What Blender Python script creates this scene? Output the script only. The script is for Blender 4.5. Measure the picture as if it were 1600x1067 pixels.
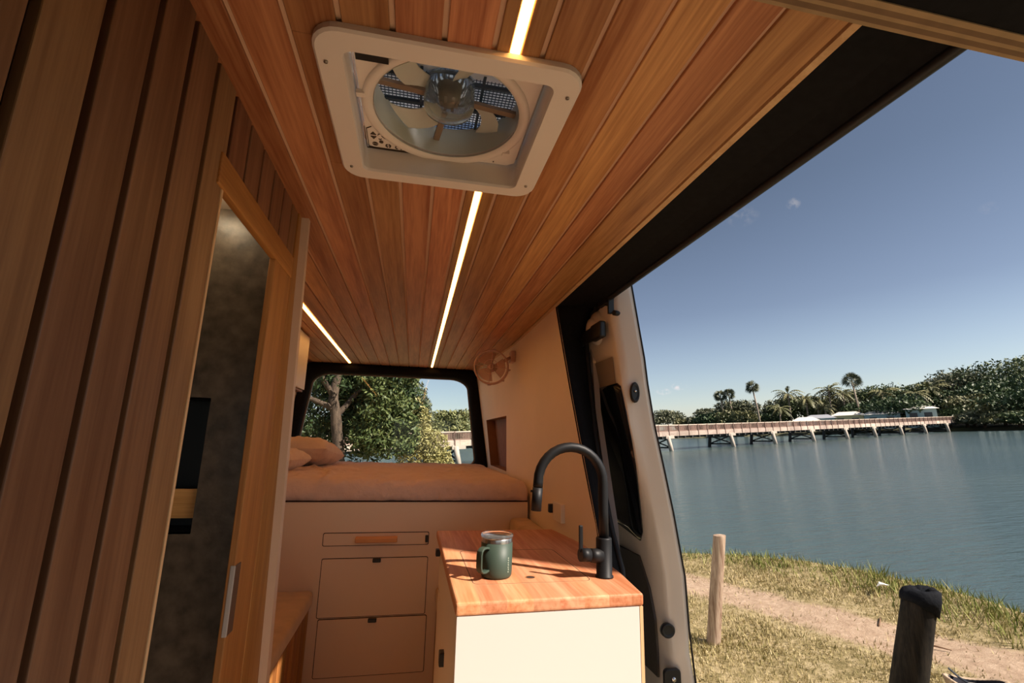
import bpy, bmesh, math, random
import numpy as np
from mathutils import Vector, Matrix, noise

# ------------------------------------------------------------------ clear
for o in list(bpy.data.objects): bpy.data.objects.remove(o)
SC = bpy.context.scene
COL = SC.collection
PI = math.pi

# ------------------------------------------------------------------ camera (eye 1.23 m above the van floor)
EYE = Vector((0, 0, 1.23))
cam = bpy.data.cameras.new('camera')
cam.sensor_width = 36.0
cam.lens = 36.0 * 742.57 / 1600.0
cam.clip_start = 0.02
cam.clip_end = 2000
co = bpy.data.objects.new('camera', cam)
COL.objects.link(co)
# rows of the van axes expressed in camera axes (right, up, forward)
Xc = Vector((3800, -246.5, 742.57)).normalized()
Yc = Vector((-155, -152.5, 742.57)).normalized()
Yc = (Yc - Xc * Yc.dot(Xc)).normalized()
Zc = -Yc.cross(Xc)
if Zc.y < 0: Zc = -Zc
right = Vector((Xc.x, Yc.x, Zc.x)); up = Vector((Xc.y, Yc.y, Zc.y)); fwd = Vector((Xc.z, Yc.z, Zc.z))
m = Matrix((right, up, -fwd)).transposed().to_4x4()
co.matrix_world = Matrix.Translation(EYE) @ m
SC.camera = co

# the van is parked on a slope: the outdoor frame is rolled 3.5 degrees against it
TA = math.radians(3.4856)
W = Matrix.Translation(EYE) @ Matrix(((math.cos(TA), 0, -math.sin(TA), 0), (0, 1, 0, 0),
                                      (math.sin(TA), 0, math.cos(TA), 0), (0, 0, 0, 1)))
W3 = W.to_3x3()

# ------------------------------------------------------------------ sun, sky, exposure
TO_SUN = Vector((0.864, -0.648, 1.0)).normalized()
SUN_OUT = W3.inverted() @ TO_SUN
sun = bpy.data.lights.new('sun', 'SUN')
sun.energy = 5.8
sun.angle = math.radians(0.55)
sun.color = (1.0, 0.88, 0.76)
so = bpy.data.objects.new('sun', sun)
COL.objects.link(so)
so.rotation_euler = (-TO_SUN).to_track_quat('-Z', 'Y').to_euler()
so.location = (6, -5, 9)

world = bpy.data.worlds.new('world'); SC.world = world
world.use_nodes = True
nt = world.node_tree; nt.nodes.clear()
N = nt.nodes.new; L = nt.links.new
wo = N('ShaderNodeOutputWorld'); bg = N('ShaderNodeBackground')
sky = N('ShaderNodeTexSky'); sky.sky_type = 'NISHITA'; sky.sun_disc = False
sky.sun_elevation = math.asin(SUN_OUT.z)
sky.sun_rotation = math.atan2(SUN_OUT.x, SUN_OUT.y)
sky.altitude = 0; sky.air_density = 1.0; sky.dust_density = 0.6; sky.ozone_density = 2.0
tc = N('ShaderNodeTexCoord'); vr = N('ShaderNodeVectorRotate'); vr.rotation_type = 'Y_AXIS'
vr.inputs['Angle'].default_value = TA      # sky turned with the outdoor frame
L(tc.outputs['Generated'], vr.inputs['Vector']); L(vr.outputs[0], sky.inputs['Vector'])
# little clouds
def dirmask(px, py, rx, ry):
    c = Vector((px - 800, -(py - 533.5), 742.57))
    d = Vector((Xc.dot(c), Yc.dot(c), Zc.dot(c))).normalized()
    s = Vector((0, 0, 1)); e = d.cross(s).normalized(); u = e.cross(d).normalized()
    def dotn(v, k):
        n = N('ShaderNodeVectorMath'); n.operation = 'DOT_PRODUCT'
        L(tc.outputs['Generated'], n.inputs[0]); n.inputs[1].default_value = v * k
        return n.outputs['Value']
    a = dotn(e, 1 / rx); b = dotn(u, 1 / ry); f = dotn(d, 1)
    def mth(op, x, y=None):
        n = N('ShaderNodeMath'); n.operation = op
        for i, q in enumerate((x, y)):
            if q is None: continue
            if isinstance(q, (int, float)): n.inputs[i].default_value = q
            else: L(q, n.inputs[i])
        return n.outputs[0]
    r2 = mth('ADD', mth('MULTIPLY', a, a), mth('MULTIPLY', b, b))
    fall = mth('SUBTRACT', 1.0, r2)
    fn = mth('GREATER_THAN', f, 0.5)
    return mth('MULTIPLY', mth('MAXIMUM', fall, 0.0), fn)
tot = None
for (px, py, rx, ry, k) in ((1240, 318, .012, .011, .5), (1160, 338, .03, .02, .22), (1037, 612, .016, .007, .9), (1061, 604, .016, .008, 1.0), (1030, 300, .02, .012, .0), (1545, 325, .012, .01, .15)):
    mk = dirmask(px, py, rx, ry)
    n = N('ShaderNodeMath'); n.operation = 'MULTIPLY'; L(mk, n.inputs[0]); n.inputs[1].default_value = k
    if tot is None: tot = n.outputs[0]
    else:
        q = N('ShaderNodeMath'); q.operation = 'ADD'; L(tot, q.inputs[0]); L(n.outputs[0], q.inputs[1]); tot = q.outputs[0]
nz = N('ShaderNodeTexNoise'); nz.inputs['Scale'].default_value = 90; nz.inputs['Detail'].default_value = 5
L(tc.outputs['Generated'], nz.inputs['Vector'])
rr = N('ShaderNodeMapRange'); rr.inputs[1].default_value = .42; rr.inputs[2].default_value = .62
L(nz.outputs['Fac'], rr.inputs[0])
cm = N('ShaderNodeMath'); cm.operation = 'MULTIPLY'; L(tot, cm.inputs[0]); L(rr.outputs[0], cm.inputs[1])
hs = N('ShaderNodeHueSaturation'); hs.inputs['Saturation'].default_value = 0.72
L(sky.outputs[0], hs.inputs['Color'])
mx = N('ShaderNodeMix'); mx.data_type = 'RGBA'
L(cm.outputs[0], mx.inputs[0]); L(hs.outputs[0], mx.inputs[6]); mx.inputs[7].default_value = (7.0, 6.4, 6.2, 1)
# paler, brighter sky low over the water
upd = N('ShaderNodeVectorMath'); upd.operation = 'DOT_PRODUCT'; L(tc.outputs['Generated'], upd.inputs[0]); upd.inputs[1].default_value = W3 @ Vector((0, 0, 1))
rz_ = N('ShaderNodeValToRGB'); el0 = rz_.color_ramp.elements
el0[0].position = 0.0; el0[0].color = (1, 1, 1, 1); el0[1].position = .75; el0[1].color = (.40, .42, .46, 1)
for p_, c_ in ((.09, (.78, .80, .84)), (.22, (.54, .56, .62)), (.42, (.43, .46, .50))):
    e0 = el0.new(p_); e0.color = (*c_, 1)
L(upd.outputs['Value'], rz_.inputs[0])
mg = N('ShaderNodeMix'); mg.data_type = 'RGBA'; mg.blend_type = 'MULTIPLY'; mg.inputs[0].default_value = 1.0
L(mx.outputs[2], mg.inputs[6]); L(rz_.outputs[0], mg.inputs[7])
L(mg.outputs[2], bg.inputs['Color']); bg.inputs['Strength'].default_value = 0.085
L(bg.outputs[0], wo.inputs[0])

SC.view_settings.view_transform = 'Standard'
SC.view_settings.look = 'None'
SC.view_settings.gamma = 1.0
SC.view_settings.use_curve_mapping = False
SC.view_settings.exposure = 0.85

LED_STRENGTH = 7.5

# ------------------------------------------------------------------ materials
MATS = {}
def mat(name, col=(.5, .5, .5), rough=.5, metal=0., spec=.5, var=0., vscale=20., bump=0., bscale=60., emit=None, estr=0., trans=0., ior=1.45, alpha=1., sheen=0., coat=0.):
    if name in MATS: return MATS[name]
    M = bpy.data.materials.new(name); M.use_nodes = True
    t = M.node_tree; b = t.nodes['Principled BSDF']
    b.inputs['Base Color'].default_value = (*col, 1); b.inputs['Roughness'].default_value = rough
    b.inputs['Metallic'].default_value = metal; b.inputs['Specular IOR Level'].default_value = spec
    b.inputs['IOR'].default_value = ior
    b.inputs['Transmission Weight'].default_value = trans; b.inputs['Alpha'].default_value = alpha
    b.inputs['Sheen Weight'].default_value = sheen; b.inputs['Coat Weight'].default_value = coat
    if emit: b.inputs['Emission Color'].default_value = (*emit, 1); b.inputs['Emission Strength'].default_value = estr
    tcn = t.nodes.new('ShaderNodeTexCoord')
    nn = t.nodes.new('ShaderNodeTexNoise'); nn.inputs['Scale'].default_value = vscale; nn.inputs['Detail'].default_value = 4
    t.links.new(tcn.outputs['Object'], nn.inputs['Vector'])
    if var:
        rp = t.nodes.new('ShaderNodeValToRGB')
        rp.color_ramp.elements[0].position = .3; rp.color_ramp.elements[1].position = .7
        rp.color_ramp.elements[0].color = tuple(c * (1 - var) for c in col) + (1,)
        rp.color_ramp.elements[1].color = tuple(min(1, c * (1 + var)) for c in col) + (1,)
        t.links.new(nn.outputs['Fac'], rp.inputs[0]); t.links.new(rp.outputs[0], b.inputs['Base Color'])
    if bump:
        n2 = t.nodes.new('ShaderNodeTexNoise'); n2.inputs['Scale'].default_value = bscale; n2.inputs['Detail'].default_value = 5
        t.links.new(tcn.outputs['Object'], n2.inputs['Vector'])
        bp = t.nodes.new('ShaderNodeBump'); bp.inputs['Strength'].default_value = bump; bp.inputs['Distance'].default_value = .03 if bscale < 20 else .01
        t.links.new(n2.outputs['Fac'], bp.inputs['Height']); t.links.new(bp.outputs[0], b.inputs['Normal'])
    MATS[name] = M
    return M

def wood(name, light, dark, axis='y', scale=14., stretch=.05, rough=.45, spec=.4, red=None, coat=0.):
    """grain runs along `axis`; face attribute 'tone' shifts each board"""
    if name in MATS: return MATS[name]
    M = bpy.data.materials.new(name); M.use_nodes = True
    t = M.node_tree; b = t.nodes['Principled BSDF']; NN = t.nodes.new; LL = t.links.new
    tcn = NN('ShaderNodeTexCoord'); at = NN('ShaderNodeAttribute'); at.attribute_name = 'tone'
    mp = NN('ShaderNodeMapping')
    mp.inputs['Scale'].default_value = tuple(stretch if a == axis else 1. for a in 'xyz')
    LL(tcn.outputs['Object'], mp.inputs['Vector'])
    sh = NN('ShaderNodeVectorMath'); sh.operation = 'MULTIPLY_ADD'
    cb = NN('ShaderNodeCombineXYZ')
    for i in range(3): LL(at.outputs['Fac'], cb.inputs[i])
    LL(cb.outputs[0], sh.inputs[0]); sh.inputs[1].default_value = (7, 5, 9); LL(mp.outputs[0], sh.inputs[2])
    n1 = NN('ShaderNodeTexNoise'); n1.inputs['Scale'].default_value = scale; n1.inputs['Detail'].default_value = 7; n1.inputs['Roughness'].default_value = .62
    n1.inputs['Distortion'].default_value = .6
    LL(sh.outputs[0], n1.inputs['Vector'])
    n2 = NN('ShaderNodeTexNoise'); n2.inputs['Scale'].default_value = scale * 9; n2.inputs['Detail'].default_value = 3
    LL(sh.outputs[0], n2.inputs['Vector'])
    mm = NN('ShaderNodeMath'); mm.operation = 'MULTIPLY_ADD'; LL(n2.outputs['Fac'], mm.inputs[0]); mm.inputs[1].default_value = .5
    LL(n1.outputs['Fac'], mm.inputs[2])
    rp = NN('ShaderNodeValToRGB'); rp.color_ramp.elements[0].position = .56; rp.color_ramp.elements[1].position = .92
    rp.color_ramp.elements[0].color = (*dark, 1); rp.color_ramp.elements[1].color = (*light, 1)
    LL(mm.outputs[0], rp.inputs[0])
    mr = NN('ShaderNodeMapRange'); mr.inputs[3].default_value = .72; mr.inputs[4].default_value = 1.22
    LL(at.outputs['Fac'], mr.inputs[0])
    hv = NN('ShaderNodeHueSaturation'); LL(rp.outputs[0], hv.inputs['Color']); LL(mr.outputs[0], hv.inputs['Value'])
    mh = NN('ShaderNodeMapRange'); mh.inputs[3].default_value = .488; mh.inputs[4].default_value = .51
    fr = NN('ShaderNodeMath'); fr.operation = 'FRACT'; m10 = NN('ShaderNodeMath'); m10.operation = 'MULTIPLY'; m10.inputs[1].default_value = 7.3
    LL(at.outputs['Fac'], m10.inputs[0]); LL(m10.outputs[0], fr.inputs[0]); LL(fr.outputs[0], mh.inputs[0]); LL(mh.outputs[0], hv.inputs['Hue'])
    LL(hv.outputs[0], b.inputs['Base Color'])
    b.inputs['Roughness'].default_value = rough; b.inputs['Specular IOR Level'].default_value = spec; b.inputs['Coat Weight'].default_value = coat
    bp = NN('ShaderNodeBump'); bp.inputs['Strength'].default_value = .12; bp.inputs['Distance'].default_value = .004
    LL(mm.outputs[0], bp.inputs['Height']); LL(bp.outputs[0], b.inputs['Normal'])
    MATS[name] = M
    return M

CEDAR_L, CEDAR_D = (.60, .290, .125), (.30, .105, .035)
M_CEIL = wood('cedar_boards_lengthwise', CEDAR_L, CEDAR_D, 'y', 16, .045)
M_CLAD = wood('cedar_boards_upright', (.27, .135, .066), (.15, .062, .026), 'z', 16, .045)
M_OAK = wood('oak_upright', (.44, .205, .052), (.28, .115, .025), 'z', 22, .04, rough=.5)
M_OAKY = wood('oak_lengthwise', (.44, .205, .052), (.28, .115, .025), 'y', 22, .04, rough=.5)
M_OAKX = wood('oak_crosswise', (.85, .47, .17), (.62, .30, .09), 'x', 22, .04, rough=.5)
M_BENCHTOP = wood('butcher_block', (.68, .34, .175), (.44, .165, .065), 'y', 13, .05, rough=.42, spec=.22)
M_PALE = wood('pale_ply_edge', (.72, .47, .26), (.58, .34, .17), 'z', 18, .05)
M_CREAM = mat('cream_laminate', (.80, .69, .57), .5, var=.02, vscale=3)
M_WALL = mat('cream_wall_lining', (.88, .74, .60), .6, var=.03, vscale=3, bump=.03, bscale=200)
M_BLACK = mat('black_felt', (.010, .010, .012), .9, spec=.15, var=.2, vscale=60)
M_BLACKP = mat('black_plastic', (.012, .013, .015), .4)
M_MATTE = mat('matte_black_metal', (.008, .008, .009), .5, spec=.3)
M_GAP = mat('dark_gap', (.05, .022, .010), .9)
M_LINE = mat('dark_brown_line', (.035, .015, .008), .9)
M_BACKER = mat('ceiling_backer', (.66, .44, .30), .8)
M_WHITEP = mat('white_vent_plastic', (.80, .72, .66), .42, spec=.4)
M_SMOKE = mat('smoked_clear_plastic', (.78, .82, .80), .06, trans=.93, ior=1.25)
M_BLADE = mat('fan_blade_plastic', (.55, .55, .50), .3)
M_MESH = mat('insect_screen', (.03, .05, .08), .6)
M_LED = mat('led_strip_diffuser', (.9, .7, .4), .6, emit=(1.0, .46, .12), estr=LED_STRENGTH)
M_STONE = mat('dark_stone_panel', (.10, .075, .052), .34, var=.45, vscale=30, bump=.05, bscale=90)
M_SHEET = mat('rose_cotton_sheet', (.72, .53, .45), .9, spec=.1, var=.04, vscale=10, bump=.8, bscale=9, sheen=.2)
M_PILLOW = mat('beige_pillowcase', (.74, .58, .49), .9, spec=.1, bump=.7, bscale=11, sheen=.2)
M_CUSHION = mat('tan_suede', (.55, .36, .19), .95, spec=.1, var=.12, vscale=14, sheen=.3)
M_BROWN = mat('brown_lining', (.26, .12, .065), .7, var=.1)
M_SCREW = mat('screw_steel', (.35, .3, .26), .3, metal=.8)
M_STEEL = mat('brushed_steel', (.70, .68, .66), .25, metal=1.)
M_GREEN = mat('green_powder_coat', (.038, .060, .044), .5, spec=.4, bump=.02, bscale=500)
M_GREENL = mat('pale_print', (.42, .48, .38), .6)
M_LID = mat('clear_lid', (.95, .95, .95), .05, trans=.95, ior=1.45)
M_PAINT = mat('champagne_car_paint', (.86, .79, .71), .28, spec=.5, coat=.4, var=.03, vscale=4)
M_PAINTG = mat('grey_car_paint', (.34, .32, .34), .3, coat=.3)
M_SEAL = mat('grey_rubber_seal', (.16, .14, .13), .6)
M_RUBBER = mat('black_rubber', (.012, .012, .014), .55)
M_TINT = mat('tinted_glass', (.006, .007, .009), .06, spec=.5)
M_TRIM = mat('dark_grey_trim', (.06, .05, .045), .6, bump=.2, bscale=150)
M_PINK = mat('rose_fan_plastic', (.62, .40, .34), .35)
M_PINKT = mat('rose_clear_plastic', (.75, .52, .44), .2, trans=.6, ior=1.2)
M_FLOOR = wood('vinyl_floor', (.74, .55, .38), (.60, .43, .28), 'y', 8, .08)
M_SKIN = mat('white_van_paint', (.75, .75, .74), .3, coat=.3)

# ------------------------------------------------------------------ mesh builder
LOCS = {}
class MB:
    def __init__(s): s.v = []; s.f = []; s.mi = []; s.tone = []; s.mats = []; s.cur = 0; s.t = .5; s.sm = []; s.smooth = False
    def use(s, m):
        if m not in s.mats: s.mats.append(m)
        s.cur = s.mats.index(m); return s
    def face(s, idx):
        s.f.append(idx); s.mi.append(s.cur); s.tone.append(s.t); s.sm.append(s.smooth)
    def addv(s, vs):
        b = len(s.v); s.v += [tuple(p) for p in vs]; return b
    def box(s, a, b_, rot=None, org=None):
        x0, y0, z0 = a; x1, y1, z1 = b_
        vs = [(x0, y0, z0), (x1, y0, z0), (x1, y1, z0), (x0, y1, z0), (x0, y0, z1), (x1, y0, z1), (x1, y1, z1), (x0, y1, z1)]
        if rot is not None:
            o = Vector(org or (0, 0, 0)); vs = [tuple(rot @ (Vector(p) - o) + o) for p in vs]
        b = s.addv(vs)
        for q in ((0, 3, 2, 1), (4, 5, 6, 7), (0, 1, 5, 4), (1, 2, 6, 5), (2, 3, 7, 6), (3, 0, 4, 7)): s.face([b + i for i in q])
        return s
    def poly(s, pts): b = s.addv(pts); s.face(list(range(b, b + len(pts)))); return s
    def prism(s, pts2, lo, hi, ax='z'):
        """extrude a 2d polygon along an axis; pts2 in the other two axes (cyclic order kept)"""
        n = len(pts2)
        def mk(p, h):
            return {'z': (p[0], p[1], h), 'y': (p[0], h, p[1]), 'x': (h, p[0], p[1])}[ax]
        b = s.addv([mk(p, lo) for p in pts2] + [mk(p, hi) for p in pts2])
        s.face(list(range(b, b + n))); s.face(list(range(b + 2 * n - 1, b + n - 1, -1)))
        for i in range(n): s.face([b + i, b + (i + 1) % n, b + n + (i + 1) % n, b + n + i])
        return s
    def loft(s, rings, close=True, cap=True, smooth=True):
        n = len(rings[0]); b = s.addv([p for r in rings for p in r]); old = s.smooth; s.smooth = smooth
        for k in range(len(rings) - 1):
            for i in range(n if close else n - 1):
                j = (i + 1) % n
                s.face([b + k * n + i, b + k * n + j, b + (k + 1) * n + j, b + (k + 1) * n + i])
        s.smooth = old
        if cap and close:
            s.face([b + i for i in range(n - 1, -1, -1)]); s.face([b + (len(rings) - 1) * n + i for i in range(n)])
        return s
    def tube(s, path, r, seg=12, cap=True):
        P_ = [Vector(p) for p in path]; rs = r if isinstance(r, (list, tuple)) else [r] * len(P_)
        rings = []; ref = None
        for i, p in enumerate(P_):
            d = (P_[min(i + 1, len(P_) - 1)] - P_[max(i - 1, 0)]).normalized()
            if ref is None:
                ref = Vector((0, 0, 1)) if abs(d.z) < .9 else Vector((1, 0, 0))
            ref = (ref - d * ref.dot(d)).normalized(); q = d.cross(ref)
            rings.append([tuple(p + (ref * math.cos(a) + q * math.sin(a)) * rs[i]) for a in [2 * PI * k / seg for k in range(seg)]])
        return s.loft(rings, cap=cap)
    def lathe(s, prof, c=(0, 0, 0), seg=32, ax='z', cap=True):
        rings = []
        for (r, h) in prof:
            ring = []
            for k in range(seg):
                a = 2 * PI * k / seg; u, w = r * math.cos(a), r * math.sin(a)
                ring.append({'z': (c[0] + u, c[1] + w, c[2] + h), 'x': (c[0] + h, c[1] + u, c[2] + w), 'y': (c[0] + u, c[1] + h, c[2] + w)}[ax])
            rings.append(ring)
        return s.loft(rings, cap=cap)
    def ring_plate(s, outer, inner, z0, z1):
        """flat frame between two loops with the same count, between heights z0, z1"""
        n = len(outer)
        b = s.addv([(x, y, z0) for x, y in outer] + [(x, y, z0) for x, y in inner] + [(x, y, z1) for x, y in outer] + [(x, y, z1) for x, y in inner])
        for i in range(n):
            j = (i + 1) % n
            s.face([b + i, b + j, b + n + j, b + n + i]); s.face([b + 2 * n + i, b + 3 * n + i, b + 3 * n + j, b + 2 * n + j])
            s.face([b + i, b + 2 * n + i, b + 2 * n + j, b + j]); s.face([b + n + i, b + n + j, b + 3 * n + j, b + 3 * n + i])
        return s
    def build(s, name, parent=None, loc=None, m=None, bevel=0, seg=2, frame=None, angle=35, sub=0):
        if m is not None and not s.mats: s.mats = [m]
        me = bpy.data.meshes.new(name)
        if parent is not None: org = Vector(LOCS[parent.name])
        else: org = Vector(loc) if loc is not None else Vector((0, 0, 0))
        me.from_pydata([tuple(Vector(p) - org) for p in s.v], [], s.f)
        for mm_ in s.mats: me.materials.append(mm_)
        me.polygons.foreach_set('material_index', s.mi)
        me.polygons.foreach_set('use_smooth', s.sm)
        at = me.attributes.new('tone', 'FLOAT', 'FACE'); at.data.foreach_set('value', s.tone)
        bmx = bmesh.new(); bmx.from_mesh(me); bmesh.ops.recalc_face_normals(bmx, faces=bmx.faces[:]); bmx.to_mesh(me); bmx.free()
        o = bpy.data.objects.new(name, me); COL.objects.link(o)
        LOCS[o.name] = tuple(org)
        if parent is not None: o.parent = parent
        else:
            if frame == 'out': o.matrix_world = W @ Matrix.Translation(org)
            else: o.location = org
        if sub:
            md = o.modifiers.new('sub', 'SUBSURF'); md.levels = sub; md.render_levels = sub
        if bevel:
            md = o.modifiers.new('bevel', 'BEVEL'); md.width = bevel; md.segments = seg; md.limit_method = 'ANGLE'; md.angle_limit = math.radians(angle)
            md.harden_normals = False
        return o

def thing(name, label, cat, loc, group=None, frame='van'):
    o = bpy.data.objects.new(name, None); COL.objects.link(o); o.empty_display_size = .05
    if frame == 'out': o.matrix_world = W @ Matrix.Translation(Vector(loc))
    else: o.location = loc
    LOCS[o.name] = tuple(loc)
    o['label'] = label; o['category'] = cat
    if group: o['group'] = group
    return o
def tag(o, label, cat, group=None):
    o['label'] = label; o['category'] = cat
    if group: o['group'] = group
    return o
def struct(o): o['kind'] = 'structure'; return o
def stuff(o): o['kind'] = 'stuff'; return o
def rrect(x0, y0, x1, y1, r, n=6):
    pts = []
    for (cx, cy, a0) in ((x1 - r, y0 + r, -90), (x1 - r, y1 - r, 0), (x0 + r, y1 - r, 90), (x0 + r, y0 + r, 180)):
        for k in range(n + 1):
            a = math.radians(a0 + 90 * k / n); pts.append((cx + r * math.cos(a), cy + r * math.sin(a)))
    return pts
def lerp(a, b, t): return a + (b - a) * t
def interp(x, tab):
    if x <= tab[0][0]: return tab[0][1]
    for (a, va), (b, vb) in zip(tab, tab[1:]):
        if x <= b: return va + (vb - va) * (x - a) / (b - a)
    return tab[-1][1]
rnd = random.Random(7)

# =================================================================== SETTING: van shell
# ---- ceiling boards
VX0, VX1, VY0, VY1 = -.158, .212, .686, 1.052     # hole for the roof vent
GAPS = [-.151 + .08 * k for k in range(-11, 9)]   # board joints
GAPS = [g for g in GAPS if -1.02 < g < .53]
edges = [-1.04] + GAPS + [.600]
mb = MB().use(M_CEIL)
LEDX = (.124, -.567); LW = .0095
for a, b in zip(edges, edges[1:]):
    a2, b2 = a + .0044, b - .0044
    mb.t = rnd.random()
    pieces = [(a2, b2)]
    for lx in LEDX:
        new = []
        for (p, q) in pieces:
            if p < lx < q: new += [(p, lx - LW), (lx + LW, q)]
            elif p < lx + LW and q > lx + LW: new += [(lx + LW, q)]
            elif p < lx - LW and q > lx - LW: new += [(p, lx - LW)]
            else: new.append((p, q))
        pieces = new
    for (p, q) in pieces:
        if q - p < .003: continue
        if p > VX1 or q < VX0: mb.box((p, -.9, 1.85), (q, 4.22, 1.862))
        else:
            mb.box((p, -.9, 1.85), (q, VY0, 1.862)); mb.box((p, VY1, 1.85), (q, 4.22, 1.862))
            if p < VX0: mb.box((p, VY0, 1.85), (VX0, VY1, 1.862))
            if q > VX1: mb.box((VX1, VY0, 1.85), (q, VY1, 1.862))
mb.use(M_BACKER)
mb.box((-1.06, -.9, 1.8565), (VX0, 4.3, 1.88)); mb.box((VX1, -.9, 1.8565), (.63, 4.3, 1.88))
mb.box((VX0, -.9, 1.8565), (VX1, VY0, 1.88)); mb.box((VX0, VY1, 1.8565), (VX1, 4.3, 1.88))
struct(mb.build('ceiling', bevel=.0012, seg=1))

# ---- outer roof skin (outside, above the insulation)
mb = MB().use(M_SKIN)
mb.box((-1.12, -1.6, 1.97), (VX0 - .04, 4.45, 1.99)); mb.box((VX1 + .04, -1.6, 1.97), (.74, 4.45, 1.99))
mb.box((VX0 - .04, -1.6, 1.97), (VX1 + .04, VY0 - .04, 1.99)); mb.box((VX0 - .04, VY1 + .04, 1.97), (VX1 + .04, 4.45, 1.99))
mb.use(M_BACKER)
mb.box((VX0 - .04, VY0 - .04, 1.88), (VX0 - .005, VY1 + .04, 1.97)); mb.box((VX1 + .005, VY0 - .04, 1.88), (VX1 + .04, VY1 + .04, 1.97))
mb.box((VX0 - .005, VY0 - .04, 1.88), (VX1 + .005, VY0 - .005, 1.97)); mb.box((VX0 - .005, VY1 + .005, 1.88), (VX1 + .005, VY1 + .04, 1.97))
struct(mb.build('trim_1'))

# ---- floor
mb = MB().use(M_FLOOR).box((-1.08, -1.6, -.03), (.78, 4.4, 0))
struct(mb.build('floor'))

# ---- right wall lining with its niche
def wall_front_y(z): return lerp(1.63, 2.04, (z - .87) / .98)
def wall_x(y, z):
    t = max(0, min(1, (y - 3.0) / 1.3))
    xr = interp(z, [(0, .66), (1.03, .655), (1.8, .525), (1.85, .515)])
    x = lerp(.615, xr, t)
    if y < 2.5: x += .035 * max(0, (2.5 - y) / .8) * max(0, min(1, (1.85 - z) / .9))
    return x
NY0, NY1, NZ0, NZ1 = 3.20, 4.02, 1.035, 1.40
mb = MB().use(M_WALL)
zs = [0, .2, .45, .7, .87, NZ0, 1.13, 1.22, 1.31, NZ1, 1.55, 1.7, 1.85]
ts = [0, .12, .25, .38]
grid = []
for z in zs:
    yf = wall_front_y(z)
    ys = [lerp(yf, NY0, t) for t in (0, .2, .4, .6, .8)] + [NY0, 3.4, 3.6, 3.8, NY1, 4.15, 4.26]
    grid.append([(wall_x(y, z), y, z) for y in ys])
nc = len(grid[0]); b = mb.addv([p for r in grid for p in r]); mb.smooth = True
for i in range(len(zs) - 1):
    for j in range(nc - 1):
        if zs[i] >= NZ0 - 1e-6 and zs[i + 1] <= NZ1 + 1e-6 and 5 <= j < 9: continue
        mb.face([b + i * nc + j, b + i * nc + j + 1, b + (i + 1) * nc + j + 1, b + (i + 1) * nc + j])
mb.smooth = False
# niche sides and back
mb.use(M_BROWN)
for (ya, yb) in ((NY0, 3.4), (3.4, 3.6), (3.6, 3.8), (3.8, NY1)):
    mb.poly([(wall_x(ya, NZ0), ya, NZ0), (wall_x(yb, NZ0), yb, NZ0), (wall_x(yb, NZ0) + .07, yb, NZ0), (wall_x(ya, NZ0) + .07, ya, NZ0)])
    mb.poly([(wall_x(ya, NZ1), ya, NZ1), (wall_x(yb, NZ1), yb, NZ1), (wall_x(yb, NZ1) + .07, yb, NZ1), (wall_x(ya, NZ1) + .07, ya, NZ1)])
    mb.poly([(wall_x(ya, NZ0) + .07, ya, NZ0), (wall_x(yb, NZ0) + .07, yb, NZ0), (wall_x(yb, NZ1) + .07, yb, NZ1), (wall_x(ya, NZ1) + .07, ya, NZ1)])
for yy in (NY0, NY1):
    mb.poly([(wall_x(yy, NZ0), yy, NZ0), (wall_x(yy, NZ1), yy, NZ1), (wall_x(yy, NZ1) + .07, yy, NZ1), (wall_x(yy, NZ0) + .07, yy, NZ0)])
struct(mb.build('wall_right'))
# outer skin right of the lining
mb = MB().use(M_SKIN)
rings = []
for z, x in ((-.3, .80), (.5, .81), (1.0, .80), (1.5, .775), (1.8, .745), (1.93, .72), (1.99, .66)):
    yf = interp(z, [(-.3, 1.95), (.8, 1.98), (1.6, 2.12), (1.99, 2.12)])
    rings.append([(x, yf, z), (x, 3.2, z), (x - .02, 4.3, z), (x - .05, 4.45, z), (x - .07, 4.45, z), (x - .04, 3.2, z), (x - .03, yf, z)])
mb.loft(rings, smooth=False)
mb.use(M_SKIN).box((.60, -1.6, 1.90), (.74, 4.45, 1.98))
struct(mb.build('trim_2'))

# pale edge strip at the ceiling's right side
mb = MB().use(M_PALE)
mb.loft([[(.600, y, 1.848), (.614, y, 1.846), (.614, y, 1.862), (.600, y, 1.862)] for y in (.44, .5, 1.2, 2.0, 3.0)] + [[(x_ - .014, y, 1.848), (x_, y, 1.846), (x_, y, 1.862), (x_ - .014, y, 1.862)] for y, x_ in ((3.5, wall_x(3.5, 1.85)), (4.22, wall_x(4.22, 1.85)))], smooth=False)
struct(mb.build('trim_3'))

# black lined header above the sliding door and the pillar behind it
mb = MB().use(M_BLACK)
mb.prism([(.614, 1.849), (.70, 1.838), (.752, 1.820), (.775, 1.84), (.775, 1.90), (.614, 1.90)], -.9, 2.16, 'y')
OUT = [(0, 1.66), (.6, 1.68), (.793, 1.705), (.907, 1.788), (1.062, 1.867), (1.263, 1.947), (1.488, 2.005), (1.701, 2.052), (1.83, 2.06)]
rings = []
for z in (0, .3, .6, .793, .87, .95, 1.06, 1.16, 1.263, 1.4, 1.488, 1.6, 1.70, 1.76, 1.83, 1.87):
    yf = wall_front_y(z); xi = wall_x(yf, z); yo = interp(z, OUT)
    if z > 1.70: yo = 2.05 - (z - 1.70) * .9
    xo = lerp(.735, .752, 1)
    rings.append([(xi - .003, yf + .004, z), (lerp(xi, xo, .5), lerp(yf, yo, .5) - .006, z), (xo, yo, z), (xo + .02, yo + .03, z), (xo, yo + .2, z), (xi + .05, yf + .3, z), (xi + .004, yf + .05, z)])
mb.loft(rings, smooth=True)
struct(mb.build('trim_4'))
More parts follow.
